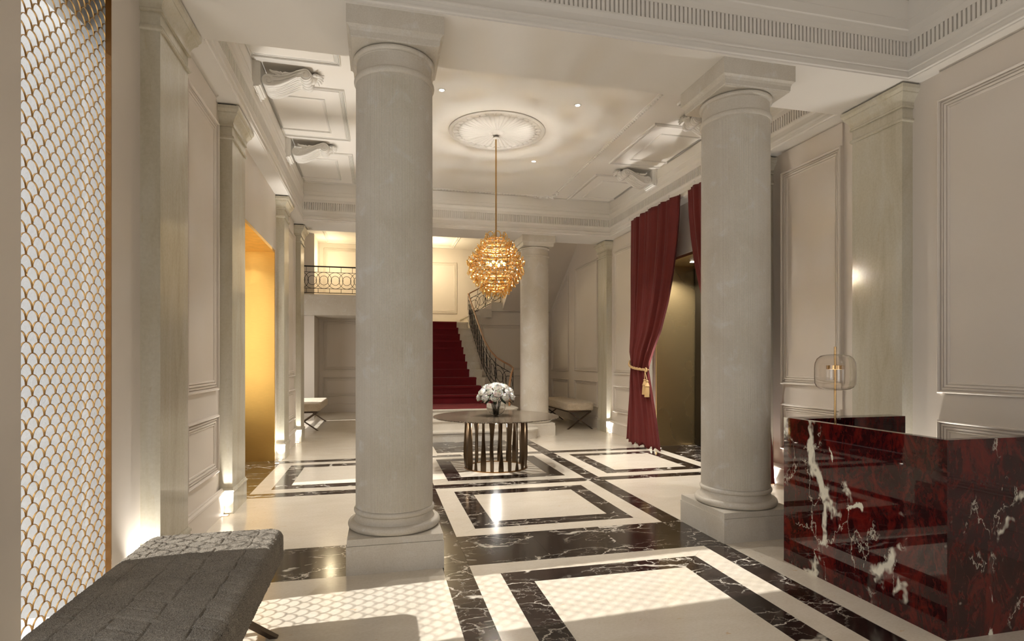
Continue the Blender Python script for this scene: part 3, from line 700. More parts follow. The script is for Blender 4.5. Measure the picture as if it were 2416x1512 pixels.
# ------------------------------------------------------------------ gold openings
def opening(side, name):
    x0 = XL if side < 0 else XR; s = -1 if side < 0 else 1; X = lambda d: x0+s*d
    zt = 3.36 if side < 0 else 3.40
    mt = M['gold'] if side < 0 else M['darkgold']; D = 0.83
    def bx(m, d0, y0, z0, d1, y1, z1):
        a, c = sorted((X(d0), X(d1))); return m.box(a, y0, z0, c, y1, z1)
    root = bx(MB(), D, 6.95, 0, D+0.06, 7.30, zt) 
    m = MB()
    if side < 0:
        bx(m, D, 6.93, 0, D+0.06, 7.36, 3.5); bx(m, D, 7.72, 0, D+0.06, 9.64, 3.5); bx(m, D, 7.36, 0, D+0.06, 7.72, 0.9); bx(m, D, 7.36, 3.32, D+0.06, 7.72, 3.5)
        fr = m.build(name, M['darkdoor'], smooth=False)
        bx(MB(), D-0.012, 7.36, 0.9, D-0.008, 7.72, 3.32).build('glass_pane', m_thinglass(), fr, smooth=False)
    else:
        bx(m, D, 6.93, 0, D+0.06, 9.64, 3.5); fr = m.build(name, M['darkdoor'], smooth=False)
    structure(fr)
    bx(MB(), 0.002, 9.55, 0, D, 9.599, zt).build('jamb_lining', mt, fr, smooth=False)
    bx(MB(), 0.002, 6.971, 0, D, 7.02, zt).build('jamb_lining', mt, fr, smooth=False)
    bx(MB(), 0.002, 7.02, zt-0.045, D, 9.55, zt-0.001).build('head_lining', mt, fr, smooth=False)
    # reveal masonry behind linings keeps daylight out
    m = MB(); bx(m, 0.28, 9.60, 0, D+0.06, 9.66, 3.6); bx(m, 0.28, 6.90, 0, D+0.06, 6.97, 3.6); bx(m, 0.28, 6.90, zt, D+0.06, 9.66, zt+0.1)
    m.build('reveal', M['wall'], fr, smooth=False)
    for yy in (7.9, 9.0):  # added lamps in the opening's soffit to brighten the gold linings
        bx(MB(), 0.38, yy-0.03, zt-0.050, 0.44, yy+0.03, zt-0.0455).build('recess_fill_lens', M['lamp'], fr, smooth=False)
        spot('recess_fill_beam', (X(0.41), yy, zt-0.07), (X(0.41), yy+0.5, 0), 190 if side > 0 else 22, WARM, 120, 0.9, 0.03)
    # the two door leaves with vertical pulls
    if side > 0:
        for y0, y1 in ((7.05, 8.27), (8.29, 9.52)):
            lf = bx(MB(), D-0.05, y0, 0.01, D-0.005, y1, zt-0.06).build('door_leaf', M['darkdoor'], fr, smooth=False)
            yy = y1-0.1 if y0 < 8 else y0+0.1
            MB().tube([(X(D-0.09), yy, 0.7), (X(D-0.09), yy, 1.7)], 0.012, 8).build('door_handle', M['brass'], lf)
def m_thinglass():
    t = NT('window_glass'); tr = t.n('ShaderNodeBsdfTransparent'); gl = t.n('ShaderNodeBsdfGlossy'); gl.inputs['Roughness'].default_value = 0.02
    mx = t.n('ShaderNodeMixShader'); mx.inputs[0].default_value = 0.07
    t.l(tr.outputs[0], mx.inputs[1]); t.l(gl.outputs[0], mx.inputs[2]); t.l(mx.outputs[0], t.o.inputs['Surface']); return t.m
M['pane'] = m_thinglass()
opening(-1, 'door_1'); opening(1, 'door_2')

# ------------------------------------------------------------------ scalloped window screen, near left
WY0, WY1, WZ1 = 3.07, 4.095, 3.97
w1 = MB()
w1.box(XL-0.065, WY1-0.045, 0, XL-0.032, WY1, WZ1).box(XL-0.10, WY0, 0, XL-0.028, WY0+0.012, WZ1).box(XL-0.10, WY0, WZ1-0.012, XL-0.028, WY1, WZ1).box(XL-0.10, WY0, 0, XL-0.028, WY1, 0.012)
w1 = w1.build('window_1', M['screen'], smooth=False); structure(w1)
MB().box(XL-0.030, 3.957, 0, XL+0.001, 3.9645, WZ1).build('jamb_trim', M['bronze2'], w1, smooth=False)
MB().box(XL-0.098, WY0+0.012, 0.012, XL-0.094, WY1-0.012, WZ1-0.012).build('pane', M['pane'], w1, smooth=False)
p, q = 0.102, 0.0529; SX = XL-0.042; DX = 0.007; TH = 0.0036
def arc_mesh(f0=0.0, f1=1.0, n=12):
    m = MB(); vs = []
    for i in range(n+1):
        a = PI*(f0+(f1-f0)*i/n)
        for rr in (1.0, -1.0):
            ry, rz = p/2+rr*TH/2, q+rr*TH/2
            y, z = ry*math.cos(a), rz*math.sin(a)
            vs += [(0, y, z), (-DX, y, z)]
    fs = []
    for i in range(n):
        o = 4*i; fs += [(o, o+4, o+5, o+1), (o+2, o+3, o+7, o+6), (o, o+2, o+6, o+4), (o+1, o+5, o+7, o+3)]
    m.add(vs, fs); return m
amesh = arc_mesh().mesh('scallop', M['screen'], ang=40)
st = thing('scalloped_screen', 'tall gilded openwork screen of fish-scale arches filling the near left window', 'screen', (SX, WY0, 0))
ap = 3.185-WY0; rows = []
r = 0; z = 1.478
cells = []
k0 = int((1.478)/q); zbase = 1.478-k0*q
for k in range(0, int((WZ1-zbase)/q)+1):
    z = zbase+k*q; off = 0 if (k-k0) % 2 == 0 else p/2
    y = ap+off-p*4
    while y < (WY1-WY0)+p:
        if y-p/2 > -0.002 and y+p/2 < (WY1-WY0)+0.002 and z < WZ1-0.014 and z-q > 0.0: cells.append((y, z-q))
        y += p
cells.sort(key=lambda c: abs(c[1]-1.2)+0.0*c[0])
near, rest = cells[:298], cells[298:]
for y, z in near: put('scallop', amesh, st, (0, y, z))
m = MB()
base_v = arc_mesh()
for y, z in rest: m.add([(v[0], v[1]+y, v[2]+z) for v in base_v.v], base_v.f)
# half scallops along both jambs
hv0 = arc_mesh(0.5, 1.0, 6); hv1 = arc_mesh(0.0, 0.5, 6)
o = m.build('scallops', M['screen'], st, fix=False); o['kind'] = 'stuff'
# sheltered bay outside: white side wall and paving
b = MB().box(-4.6, 4.097, -0.05, XL-0.067, 4.5, 5.5); wo = b.build('wall_outside', M['white'], smooth=False); structure(wo)
MB().box(XL-0.28, 3.0, 3.70, XL-0.18, 4.0965, 3.97).build('sun_stop', M['white'], wo, smooth=False)  # added bar outside the window, cuts the sun short of the desk
structure(MB().box(-7.5, -2.0, -0.25, XL-0.28, 4.109, -0.01).build('floor_outside', M['white'], smooth=False))
# other windows behind the camera: frames
def simple_window(name, box_fn, mat):
    pass
for i, (a, c) in enumerate(((-0.6, 1.0), (2.4, 4.0))):
    m = MB(); m.box(a, -3.36, 0, a+0.06, -3.30, 4.0).box(c-0.06, -3.36, 0, c, -3.30, 4.0).box(a, -3.36, 3.94, c, -3.30, 4.0).box((a+c)/2-0.03, -3.36, 0, (a+c)/2+0.03, -3.30, 4.0)
    for zz in (1.0, 2.0, 3.0): m.box(a, -3.36, zz, c, -3.30, zz+0.05)
    structure(m.build('window_%d' % (i+2), M['bronze'], smooth=False))
m = MB(); m.box(XL-0.2, 0.3, 0, XL-0.14, 0.36, 3.6).box(XL-0.2, 1.84, 0, XL-0.14, 1.9, 3.6).box(XL-0.2, 0.3, 3.54, XL-0.14, 1.9, 3.6).box(XL-0.2, 1.07, 0, XL-0.14, 1.13, 3.6)
structure(m.build('window_4', M['bronze'], smooth=False))
m = MB(); 
for yy in (13.75, 14.66, 15.56): m.box(-3.36, yy, 0.25, -3.30, yy+0.06, 2.35)
for zz in (0.25, 1.3, 2.29): m.box(-3.36, 13.75, zz, -3.30, 15.62, zz+0.06)
structure(m.build('window_5', M['bronze'], smooth=False))

# ------------------------------------------------------------------ upholstered benches
def bench(label, loc, rz, L, Wd, mats, res, amp, group):
    t = thing('upholstered_bench', label, 'bench', loc, rz, group)
    z0, z1, R = 0.425, 0.615, 0.05
    hx, hy, hz = Wd/2, L/2, (z1-z0)/2; cz = (z0+z1)/2
    nx, ny, nz = max(4, int(Wd/res)), max(6, int(L/res)), max(4, int(0.19/res))
    rc = 0.085
    def surf(x, y, z, axis):
        # rounded box
        r = 0.045
        cx_ = max(-hx+rc, min(hx-rc, x)); cy_ = max(-hy+rc, min(hy-rc, y))
        dx, dy = x-cx_, y-cy_
        if dx or dy:
            # map the square corner onto a quarter circle in plan
            mx = max(abs(dx), abs(dy)); ln = math.hypot(dx, dy); dx, dy = dx*mx/ln, dy*mx/ln
            x, y = cx_+dx, cy_+dy
        # edge distance for vertical rounding
        ex = max(abs(x)-(hx-rc), 0); ey = max(abs(y)-(hy-rc), 0)
        plan = math.hypot(ex, ey) if (ex > 0 and ey > 0) else max(abs(x)-(hx-rc), abs(y)-(hy-rc))
        d_out = plan-(rc-r)          # >0 inside rounding band
        dz = abs(z)-(hz-r)
        nxn = Vector((ex if ex > 0 else 0, ey if ey > 0 else 0, 0))
        if nxn.length > 0: nxn.normalize(); nxn = Vector((nxn.x*math.copysign(1, x), nxn.y*math.copysign(1, y), 0))
        if d_out > 0 and dz > 0:
            mx = max(d_out, dz); ln = math.hypot(d_out, dz); a, b_ = d_out*mx/ln, dz*mx/ln
            sh = d_out-a; x -= nxn.x*sh; y -= nxn.y*sh; z = math.copysign(hz-r+b_, z); N = (nxn*a+Vector((0, 0, math.copysign(b_, z))))
        elif axis == 2: N = Vector((0, 0, math.copysign(1, z)))
        else: N = nxn if nxn.length else Vector((math.copysign(1, x), 0, 0))
        if N.length: N.normalize()
        # herringbone quilting
        if axis == 2: u, v = x, y
        elif axis == 0: u, v = z+0.3, y
        else: u, v = x, z*1.0
        sw = 0.155; k = math.floor(u/sw+0.5); fu = u/sw+0.5-k
        sgn = 1 if k % 2 == 0 else -1
        vv = v+sgn*(fu-0.5)*0.075+(0.03 if k % 3 == 0 else 0)
        per = 0.085; fv = (vv/per) % 1.0; g = min(fv, 1-fv)*per; gb = min(fu, 1-fu)*sw
        gb = gb if (math.floor(vv/per)+k) % 2 else 1
        gr = min(g, gb); bul = -0.0085*math.exp(-(gr/0.0050)**2)
        crown = 0.012*(1-(x/hx)**2)*(1-(y/hy)**4) if (axis == 2 and z > 0) else 0
        f = amp*(noise.noise(Vector((x*150, y*150, z*150)))+0.6*noise.noise(Vector((x*320, y*320, z*320)))) if amp else 0
        return Vector((x, y, z+cz))+N*(bul+f)+Vector((0, 0, crown))
    m = MB()
    def lin(h, n): return [-h+2*h*i/n for i in range(n+1)]
    for zs in (-1, 1):
        if zs < 0: gx, gy = lin(hx, 6), lin(hy, 10)
        else: gx, gy = lin(hx, nx), lin(hy, ny)
        vs = [surf(x, y, zs*hz, 2) for y in gy for x in gx]; w = len(gx)
        m.add(vs, [(j*w+i, j*w+i+1, (j+1)*w+i+1, (j+1)*w+i) if zs > 0 else (j*w+i, (j+1)*w+i, (j+1)*w+i+1, j*w+i+1) for j in range(len(gy)-1) for i in range(w-1)])
    gz = lin(hz, nz)
    for xs in (-1, 1):
        gy = lin(hy, ny); vs = [surf(xs*hx, y, z, 0) for z in gz for y in gy]; w = len(gy)
        m.add(vs, [(j*w+i, j*w+i+1, (j+1)*w+i+1, (j+1)*w+i) if xs > 0 else (j*w+i, (j+1)*w+i, (j+1)*w+i+1, j*w+i+1) for j in range(len(gz)-1) for i in range(w-1)])
    for ys in (-1, 1):
        gx = lin(hx, nx); vs = [surf(x, ys*hy, z, 1) for z in gz for x in gx]; w = len(gx)
        m.add(vs, [(j*w+i, j*w+i+1, (j+1)*w+i+1, (j+1)*w+i) if ys < 0 else (j*w+i, (j+1)*w+i, (j+1)*w+i+1, j*w+i+1) for j in range(len(gz)-1) for i in range(w-1)])
    m.build('seat', mats, t, fix=False, ang=180)
    MB().box(-hx+0.06, -hy+0.06, 0.395, hx-0.06, hy-0.06, 0.43).build('seat_frame', M['legmetal'], t, smooth=False)
    for ys in (-1, 1):
        for xs in (-1, 1):
            y = ys*(hy-0.055); xo = hx-0.05; w = 0.022
            yy = y+xs*0.0235
            MB().add([(-xs*xo-w, yy-w, 0), (-xs*xo+w, yy-w, 0), (-xs*xo+w, yy+w, 0), (-xs*xo-w, yy+w, 0), (xs*(xo-0.02)-w, yy-w, 0.40), (xs*(xo-0.02)+w, yy-w, 0.40), (xs*(xo-0.02)+w, yy+w, 0.40), (xs*(xo-0.02)-w, yy+w, 0.40)],
                [(3, 2, 1, 0), (4, 5, 6, 7), (0, 1, 5, 4), (1, 2, 6, 5), (2, 3, 7, 6), (3, 0, 4, 7)]).build('leg', M['legmetal'], t, smooth=False)
BG = 'upholstered benches with crossed metal legs'
bench('large dark taupe boucle bench in left foreground under the scalloped window', (-0.90, 2.75, 0), 0, 1.60, 0.715, M['boucle'], 0.0040, 0.0040, BG)
bench('cream quilted bench against the right wall behind the right of the stair foot', (4.54, 13.4, 0), 0, 2.25, 0.68, M['boucle2'], 0.014, 0.0, BG)
bench('cream quilted bench at the far left with sunlight on its top', (-1.66, 14.5, 0), 0, 2.10, 0.68, M['boucle2'], 0.014, 0.0, BG)

# ------------------------------------------------------------------ reception desk
t = thing('reception_desk', 'large polished dark red marble reception desk with white veins', 'desk', (3.15, 2.54, 0))
H = 1.145; T = 0.055
def db(name, x0, y0, z0, x1, y1, z1):
    return MB().box(x0-3.15, y0-2.54, z0, x1-3.15, y1-2.54, z1).build(name, M['red'], t, smooth=False)
db('side_panel', 3.15, 2.54+T, 0, 3.15+T, 3.866, H); db('front_panel', 3.15, 2.54, 0, 4.80, 2.54+T, H)
db('rear_panel', 3.15+T, 3.866-T-0.09, 0, 4.185, 3.866, H); db('worktop', 3.15+T, 3.30, 0.86, 4.18, 3.866-T-0.09, 0.90)
# lamp on the worktop
lt = thing('table_lamp', 'brass table lamp with rounded clear glass shade on the red marble desk', 'lamp', (3.405, 3.618, 0.90))
MB().lathe([(0.075, 0), (0.075, 0.012), (0.07, 0.016), (0.008, 0.018)], 32).build('base', M['brass'], lt)
MB().tube([(0, 0, 0.015), (0, 0, 0.805)], 0.0078, 12).build('stem', M['brass'], lt)
MB().lathe([(0.061, 0.632), (0.061, 0.662), (0.012, 0.664)], 40).build('disc', M['brass'], lt)
MB().lathe([(0.045, 0.6312), (0.012, 0.6310)], 24).build('light_source', M['bulb'], lt)
out = [(0.010, 0.470), (0.060, 0.472), (0.100, 0.480), (0.128, 0.497), (0.139, 0.520), (0.142, 0.56), (0.142, 0.64), (0.138, 0.680), (0.125, 0.712), (0.100, 0.735), (0.060, 0.745), (0.010, 0.748)]
inn = [(max(r-0.0025, 0.0095), z+(0.0025 if z < 0.6 else -0.0025)) for r, z in out][::-1]
MB().lathe(out+inn, 56, close=True).build('shade', M['smoke'], lt, ang=60)
point('lamp_light', (3.405+0.012, 3.618+0.012, 0.90+0.615), 5.0, (1.0, 0.74, 0.45), 0.004)

# ------------------------------------------------------------------ round table with roses
t = thing('round_table', 'round dark speckled table on a ring of bronze slats below the chandelier', 'table', (CX, 8.25, 0))
MB().lathe([(0.915, 0.752), (0.935, 0.755), (0.940, 0.762), (0.935, 0.770), (0.01, 0.7705)], 96).build('table_top', M['top'], t, ang=20)
MB().lathe([(0.470, 0.0), (0.470, 0.012), (0.435, 0.012), (0.435, 0.0)], 72, close=True).build('base_ring', M['bronze2'], t)
MB().lathe([(0.465, 0.738), (0.465, 0.752), (0.435, 0.752), (0.435, 0.738)], 72, close=True).build('top_ring', M['bronze'], t)
def slat(kind):
    m = MB(); n = 12; vs = []
    for i in range(n+1):
        f = i/n; wd = 0.038-0.018*f if kind == 0 else 0.018+0.022*f
        wd += 0.006*math.sin(f*PI*2+kind); tw = (0.9*math.sin(f*PI)+0.25) if kind == 0 else (-0.8*math.sin(f*PI)-0.1)
        th = 0.008
        for a, b_ in ((-wd, -th), (wd, -th), (wd, th), (-wd, th)):
            vs.append((b_*math.cos(tw)-a*math.sin(tw), a*math.cos(tw)+b_*math.sin(tw), 0.012+f*0.727))
    fs = [(3, 2, 1, 0), tuple(range(4*n, 4*n+4))]+[(4*j+i, 4*j+(i+1) % 4, 4*j+4+(i+1) % 4, 4*j+4+i) for j in range(n) for i in range(4)]
    return m.add(vs, fs)
sm = [slat(0).mesh('slat', M['bronze'], ang=30), slat(1).mesh('slat', M['bronze'], ang=30)]
for i in range(22):
    a = 2*PI*i/22+0.1; put('slat', sm[i % 2], t, (0.452*math.cos(a), 0.452*math.sin(a), 0), (0, 0, a))
VC = (CX, 8.25, 0.7705)
vt = thing('glass_vase', 'round clear glass bowl vase holding white roses on the round table', 'vase', VC)
out = [(0.02, 0.002)]+[(0.145*math.sin(a), 0.148-0.146*math.cos(a)) for a in [0.35+ (2.45-0.35)*i/20 for i in range(21)]]
inn = [(max(r-0.005, 0.015), z+0.004) for r, z in out][::-1]
MB().lathe(out+inn, 48, close=True).build('bowl', M['glass'], vt, ang=60)
def petal_mesh():
    m = MB()
    def petal(rb, h, spread, ang, w):
        def fn(u, v):
            a = ang+(u-0.5)*w*(0.55+0.45*math.sin(PI*min(1, v*0.9+0.1)))
            r = rb*(0.30+0.95*math.sin(v*PI*0.74))+spread*v**3
            z = -0.045+h*v-0.010*v**5*(1 if spread > 0.005 else 0)-0.012*((u-0.5)*2)**2*v
            return (r*math.cos(a), r*math.sin(a), z)
        m.grid(fn, 7, 7)
    for k in range(6): petal(0.052, 0.070, 0.012, k*PI/3, 1.5)
    for k in range(6): petal(0.042, 0.082, 0.004, k*PI/3+0.5, 1.4)
    for k in range(5): petal(0.030, 0.088, 0.000, k*2*PI/5+0.2, 1.6)
    for k in range(4): petal(0.019, 0.090, 0.0, k*PI/2+0.4, 1.9)
    for k in range(3): petal(0.009, 0.088, 0.0, k*2*PI/3, 2.4)
    return m
bl = petal_mesh().mesh('bloom', M['rose'], fix=False, ang=60)
def leafm():
    return MB().grid(lambda u, v: ((u-0.5)*0.05*math.sin(PI*(0.06+0.94*v))**0.8, v*0.10, -0.02*v*v+0.012*abs(u-0.5)), 5, 7).mesh('leaf', M['leaf'], fix=False)
lfm = leafm()
rn = random.Random(3)
spots = [(0, 0.0, 1.0)]
ring = []
for nrg, el, rad in ((6, 58, 1.0), (9, 28, 1.0), (9, 2, 0.96)):
    for i in range(nrg): ring.append((2*PI*(i+0.3*(nrg % 2))/nrg+el*0.01+rn.uniform(-0.1, 0.1), math.radians(el+rn.uniform(-5, 5)), rad))
ring.append((0, PI/2, 1.0))
def yawname(a, e):
    # direction as seen from the camera
    lr = math.cos(a)*math.cos(e); fb = math.sin(a)*math.cos(e)
    s = 'upper' if e > 0.75 else 'middle' if e > 0.25 else 'lower'
    return s, lr, fb
order = {'upper': [], 'middle': [], 'lower': []}
for a, e, rad in ring: order[yawname(a, e)[0]].append((math.cos(a)*math.cos(e), a, e, rad))
ordn = ['first', 'second', 'third', 'fourth', 'fifth', 'sixth', 'seventh', 'eighth', 'ninth', 'tenth']
for lev, lst in order.items():
    lst.sort(key=lambda c: c[0])
    for i, (_, a, e, rad) in enumerate(lst):
        d = Vector((math.cos(a)*math.cos(e), math.sin(a)*math.cos(e), math.sin(e)))
        pos = Vector((d.x*0.245, d.y*0.245, 0.285+d.z*0.165))
        dd = Vector((d.x, d.y, d.z+0.55)).normalized()
        rt_ = thing('white_rose', 'white rose in the vase, %s from the left in the %s tier' % (ordn[i], lev), 'flower', VC, 0, 'white roses in the vase')
        sc = rn.uniform(1.0, 1.2) if lev == 'upper' else rn.uniform(0.78, 1.08)
        bo = put('bloom', bl, rt_, pos, dd.to_track_quat('Z', 'Y').to_euler(), (sc, sc, sc))
        base = pos-dd*0.045*sc; foot = Vector((d.x*0.03+rn.uniform(-.015, .015), d.y*0.03+rn.uniform(-.015, .015), 0.012))
        mid = Vector((d.x*0.075, d.y*0.075, 0.20))
        pts = [foot.lerp(mid, k/5) for k in range(6)]+[mid.lerp(base, k/4) for k in range(1, 5)]
        stm = MB().tube(pts, 0.0032, 5).build('stem', M['stem'], rt_)
        if i % 2 == 0 or lev == 'lower':
            p0 = mid.lerp(base, 0.55); q_ = Vector((d.x, d.y, -0.35 if lev == 'lower' else 0.3)).normalized()
            put('leaf', lfm, stm, p0, q_.to_track_quat('Y', 'Z').to_euler(), (1.1, 1.15, 1))

# ------------------------------------------------------------------ chandelier
ct = thing('chandelier', 'gold chandelier of layered amber glass loops hanging on a long rod', 'chandelier', (CX, 8.25, CEI-0.055))
off = -(CEI-0.055)
MB().tube([(0, 0, 0), (0, 0, 2.56+off)], 0.0125, 12).build('rod', M['brass'], ct)
MB().lathe([(0.05, 0.0), (0.05, -0.012), (0.02, -0.03), (0.013, -0.03)], 24).build('ceiling_cap', M['plaster'], ct)
lv = [(3.42, 0.135), (3.36, 0.19), (3.30, 0.235), (3.235, 0.27), (3.17, 0.315), (3.105, 0.365), (3.045, 0.395), (2.985, 0.385), (2.92, 0.345), (2.86, 0.305), (2.80, 0.255), (2.74, 0.205), (2.69, 0.165), (2.64, 0.12)]
for z, r in lv:
    ring_ = [(r*0.93*math.cos(2*PI*i/32), r*0.93*math.sin(2*PI*i/32), z+off) for i in range(32)]
    m = MB().tube(ring_, 0.0055, 6, True)
    m.build('ring', M['bronze2'], ct)
for z, r in lv[::3]:
    m = MB()
    for k in range(4): a = k*PI/2+z; m.tube([(0, 0, z+off), (r*0.93*math.cos(a), r*0.93*math.sin(a), z+off)], 0.004, 6)
    m.build('spoke', M['bronze2'], ct)
# an open C-shaped loop of glass
def cloop(): 
    n = 13; return MB().tube([(0.0045*math.sin(3*a), 0.040*math.sin(a), 0.056*math.cos(a)) for a in [(-0.86+1.72*i/(n-1))*PI for i in range(n)]], 0.0068, 6)
lk = cloop().mesh('glass_link', M['amber']); cnt = 0
tot = sum(r for z, r in lv)
for j, (z, r) in enumerate(lv):
    n = max(7, int(round(215*r/tot)))
    for i in range(n):
        if cnt >= 299: break
        a = 2*PI*(i+0.5*(j % 2))/n+rn.uniform(-0.05, 0.05); up = z > 3.02
        rr = r+0.012; zz = z+(0.028 if z > 3.38 else -0.012 if up else -0.045)
        put('glass_link', lk, ct, (rr*math.cos(a), rr*math.sin(a), zz+off), (rn.uniform(-.25, .25), (0.55 if up else -0.30)+rn.uniform(-.15, .15) if z <= 3.38 else 0.1, a+rn.uniform(-.4, .4)), (1.2, 1.2, 1.1)); cnt += 1
for k in range(6):
    a = k*PI/3; MB().ball((0.13*math.cos(a), 0.13*math.sin(a), 3.05+off), 0.020, 10, 8, 1.5).build('bulb', M['bulb'], ct)

# ------------------------------------------------------------------ staircase
RI = 0.195; TR = 0.34; FY0 = 13.10
st_ = thing('staircase', 'pale stone staircase rising from the middle of the hall to a landing', 'staircase', (CX, 11, 0))
def part(m, name, mat, parent, org=(CX, 11, 0), **k):
    m.v = [(v[0]-org[0], v[1]-org[1], v[2]-org[2]) for v in m.v]; return m.build(name, mat, parent, **k)
def rstep(xh, y0, rc, y1, z0, z1):
    # a wide step with rounded front corners
    def pl(e):
        P = []
        for i in range(9): a = -PI/2+PI/2*i/8; P.append((CX+xh-rc+(rc+e)*math.cos(a), y0+rc+(rc+e)*math.sin(a)))
        P += [(CX+xh+e, y1), (CX-xh-e, y1)]
        for i in range(9): a = PI+PI/2*i/8; P.append((CX-xh+rc+(rc+e)*math.cos(a), y0+rc+(rc+e)*math.sin(a)))
        return P
    return MB().prism(pl(0), z0, z1-0.03).prism(pl(0.022), z1-0.03, z1)
part(rstep(1.50, 10.96, 0.34, 11.40, 0, RI), 'step', M['lime'], st_)
m = MB().box(CX-1.21, 11.30+0.1, 0, CX+1.21, 12.1, RI); part(m, 'step', M['lime'], st_)
part(rstep(1.21, 11.31, 0.20, 11.9, RI, 2*RI), 'step', M['lime'], st_)
m = MB().box(CX-1.21, 11.9, RI, CX+1.21, 12.1, 2*RI); part(m, 'step', M['lime'], st_)
part(rstep(1.20, 11.66, 0.15, FY0+0.3, 2*RI, 3*RI), 'step', M['lime'], st_)
z3 = 3*RI; SXH = 0.85
ny_ = [FY0+TR*k for k in range(12)]
for k in range(11):
    z1 = z3+RI*(k+1); y0 = ny_[k]; y1 = ny_[k+1] if k < 10 else 18.1
    m = MB().box(CX-SXH, y0, z3 if k < 3 else z1-1.1, CX+SXH, y1, z1-0.035).box(CX-SXH-0.02, y0-0.034, z1-0.035, CX+SXH+0.02, y1, z1)
    part(m, 'step', M['lime'], st_, smooth=False)
    m = MB().box(CX-SXH, y0, 0.0, CX+SXH, y1, z3 if k < 3 else z1-1.1-0.0) 
    if k >= 3: part(m, 'stair_core', M['wall'], st_, smooth=False)
# second flight to the right and its landing, third flight rising towards the room
ZL = z3+RI*11
xs = CX+SXH
for k in range(3):
    x0 = xs+0.33*k; x1_ = xs+0.33*(k+1) if k < 2 else 5.03; z1 = ZL+RI*(k+1)
    m = MB().box(x0, 16.2, z1-0.26, x1_, 18.1, z1-0.03).box(x0-0.02, 16.18, z1-0.03, x1_, 18.1, z1); part(m, 'step', M['lime'], st_, smooth=False)
part(MB().prism([(xs+0.012, 2.43), (xs+0.66, 3.0), (xs+0.66, 3.27), (xs+0.012, 2.88)], 16.22, 18.09, 'y'), 'stringer', M['wall'], st_, smooth=False)
part(MB().prism([(16.2, 3.09), (12.05, 5.80), (12.05, 6.1), (16.2, 3.45)], 3.55, 5.03, 'x'), 'upper_flight', M['wall'], st_, smooth=False)
part(MB().prism([(16.2, 3.45), (16.2, 3.62), (12.05, 6.3), (12.05, 6.1)], 3.53, 3.60, 'x'), 'stringer', M['lime'], st_, smooth=False)
uw = MB().box(xs+0.001, 16.35, 0, 5.03, 16.5, 3.09).build('wall_stair', M['wall'], smooth=False); structure(uw)
wallframe([(2.93, 1.33), (4.9, 1.33), (4.9, 2.66), (2.93, 2.66)], 'y-', 16.35, uw); wallframe(rect(2.93, 0.49, 4.9, 1.16), 'y-', 16.35, uw)
baseboard('baseboard_stair', [('y', 16.35, xs+0.01, 5.0)])
# carpet
def cw(k): return 0.70 if k < 2 else 0.64 if k == 2 else 0.515
segs = []
m = MB(); e = 0.009
m.box(CX-0.74, 11.66, z3, CX+0.74, FY0-e, z3+e)
for k in range(11):
    w = cw(k); z1 = z3+RI*(k+1); y0 = ny_[k]; y1 = ny_[k+1] if k < 10 else 17.2
    m.box(CX-w, y0-e-0.001, z1-RI+(e if k else e), CX+w, y0-0.001, z1-0.032)
    m.box(CX-w, y0-0.034-e, z1-0.040, CX+w, y0-0.0345, z1+e).box(CX-w, y0-0.0345, z1+0.0005, CX+w, y1-(e if k < 10 else 0), z1+e)
tag(m.build('stair_carpet', M['carpet'], smooth=False), 'deep red carpet runner laid up the middle of the stairs', 'carpet')

# railings
def railing(label, path, name='stair_railing', full=True, hgt=0.80, rings=True, volute=None, col='wood'):
    t = thing(name, label, 'railing', tuple(path[0]))
    org = Vector(path[0])
    P = [Vector(p)-org for p in path]
    # arc length sampling
    ds = [0]
    for a, b_ in zip(P, P[1:]): ds.append(ds[-1]+(b_-a).length)
    def at(s):
        s = max(0, min(ds[-1], s))
        for i in range(len(P)-1):
            if s <= ds[i+1]+1e-9: return P[i].lerp(P[i+1], (s-ds[i])/max(ds[i+1]-ds[i], 1e-6))
        return P[-1]
    top = [p.copy() for p in P]
    if volute: top = top+[Vector(v)-org for v in volute]
    MB().tube(top, 0.024, 10, flat=0.8).build('handrail', M[col], t)
    dn = lambda p, d: Vector((p.x, p.y, p.z-d))
    for d in (0.16, hgt-0.17, hgt-0.05):
        MB().tube([dn(p, d) for p in P], 0.0075 if d != hgt-0.05 else 0.010, 6).build('rail_bar', M['iron'], t)
    n = max(2, int(round(ds[-1]/0.62)))
    for i in range(n+1):
        s = ds[-1]*i/n; p = at(s)
        if full or i in (0, n): MB().tube([dn(p, 0.0), dn(p, hgt)], 0.0085, 6).build('baluster', M['iron'], t)
        else:
            for e0, e1 in ((0.0, 0.16), (hgt-0.17, hgt-0.05)): MB().tube([dn(p, e0), dn(p, e1)], 0.007, 5).build('baluster', M['iron'], t)
        if i < n and rings:
            s2 = ds[-1]*(i+0.5)/n; p2 = at(s2)
            for e0, e1 in ((0.0, 0.16), (hgt-0.17, hgt-0.05)): MB().tube([dn(p2, e0), dn(p2, e1)], 0.006, 5).build('baluster', M['iron'], t)
            for q_ in (0.25, 0.75):
                sc_ = ds[-1]*(i+q_)/n; R0 = (hgt-0.33)/2; c_d = 0.16+R0
                for R in (R0*1.0, R0*0.56):
                    pts = []
                    for k in range(24):
                        a = 2*PI*k/24; b_ = at(sc_+R*0.92*math.cos(a)); pts.append(dn(b_, c_d-R*math.sin(a)))
                    MB().tube(pts, 0.0065, 5, True).build('scroll_ring', M['iron'], t)
    return t
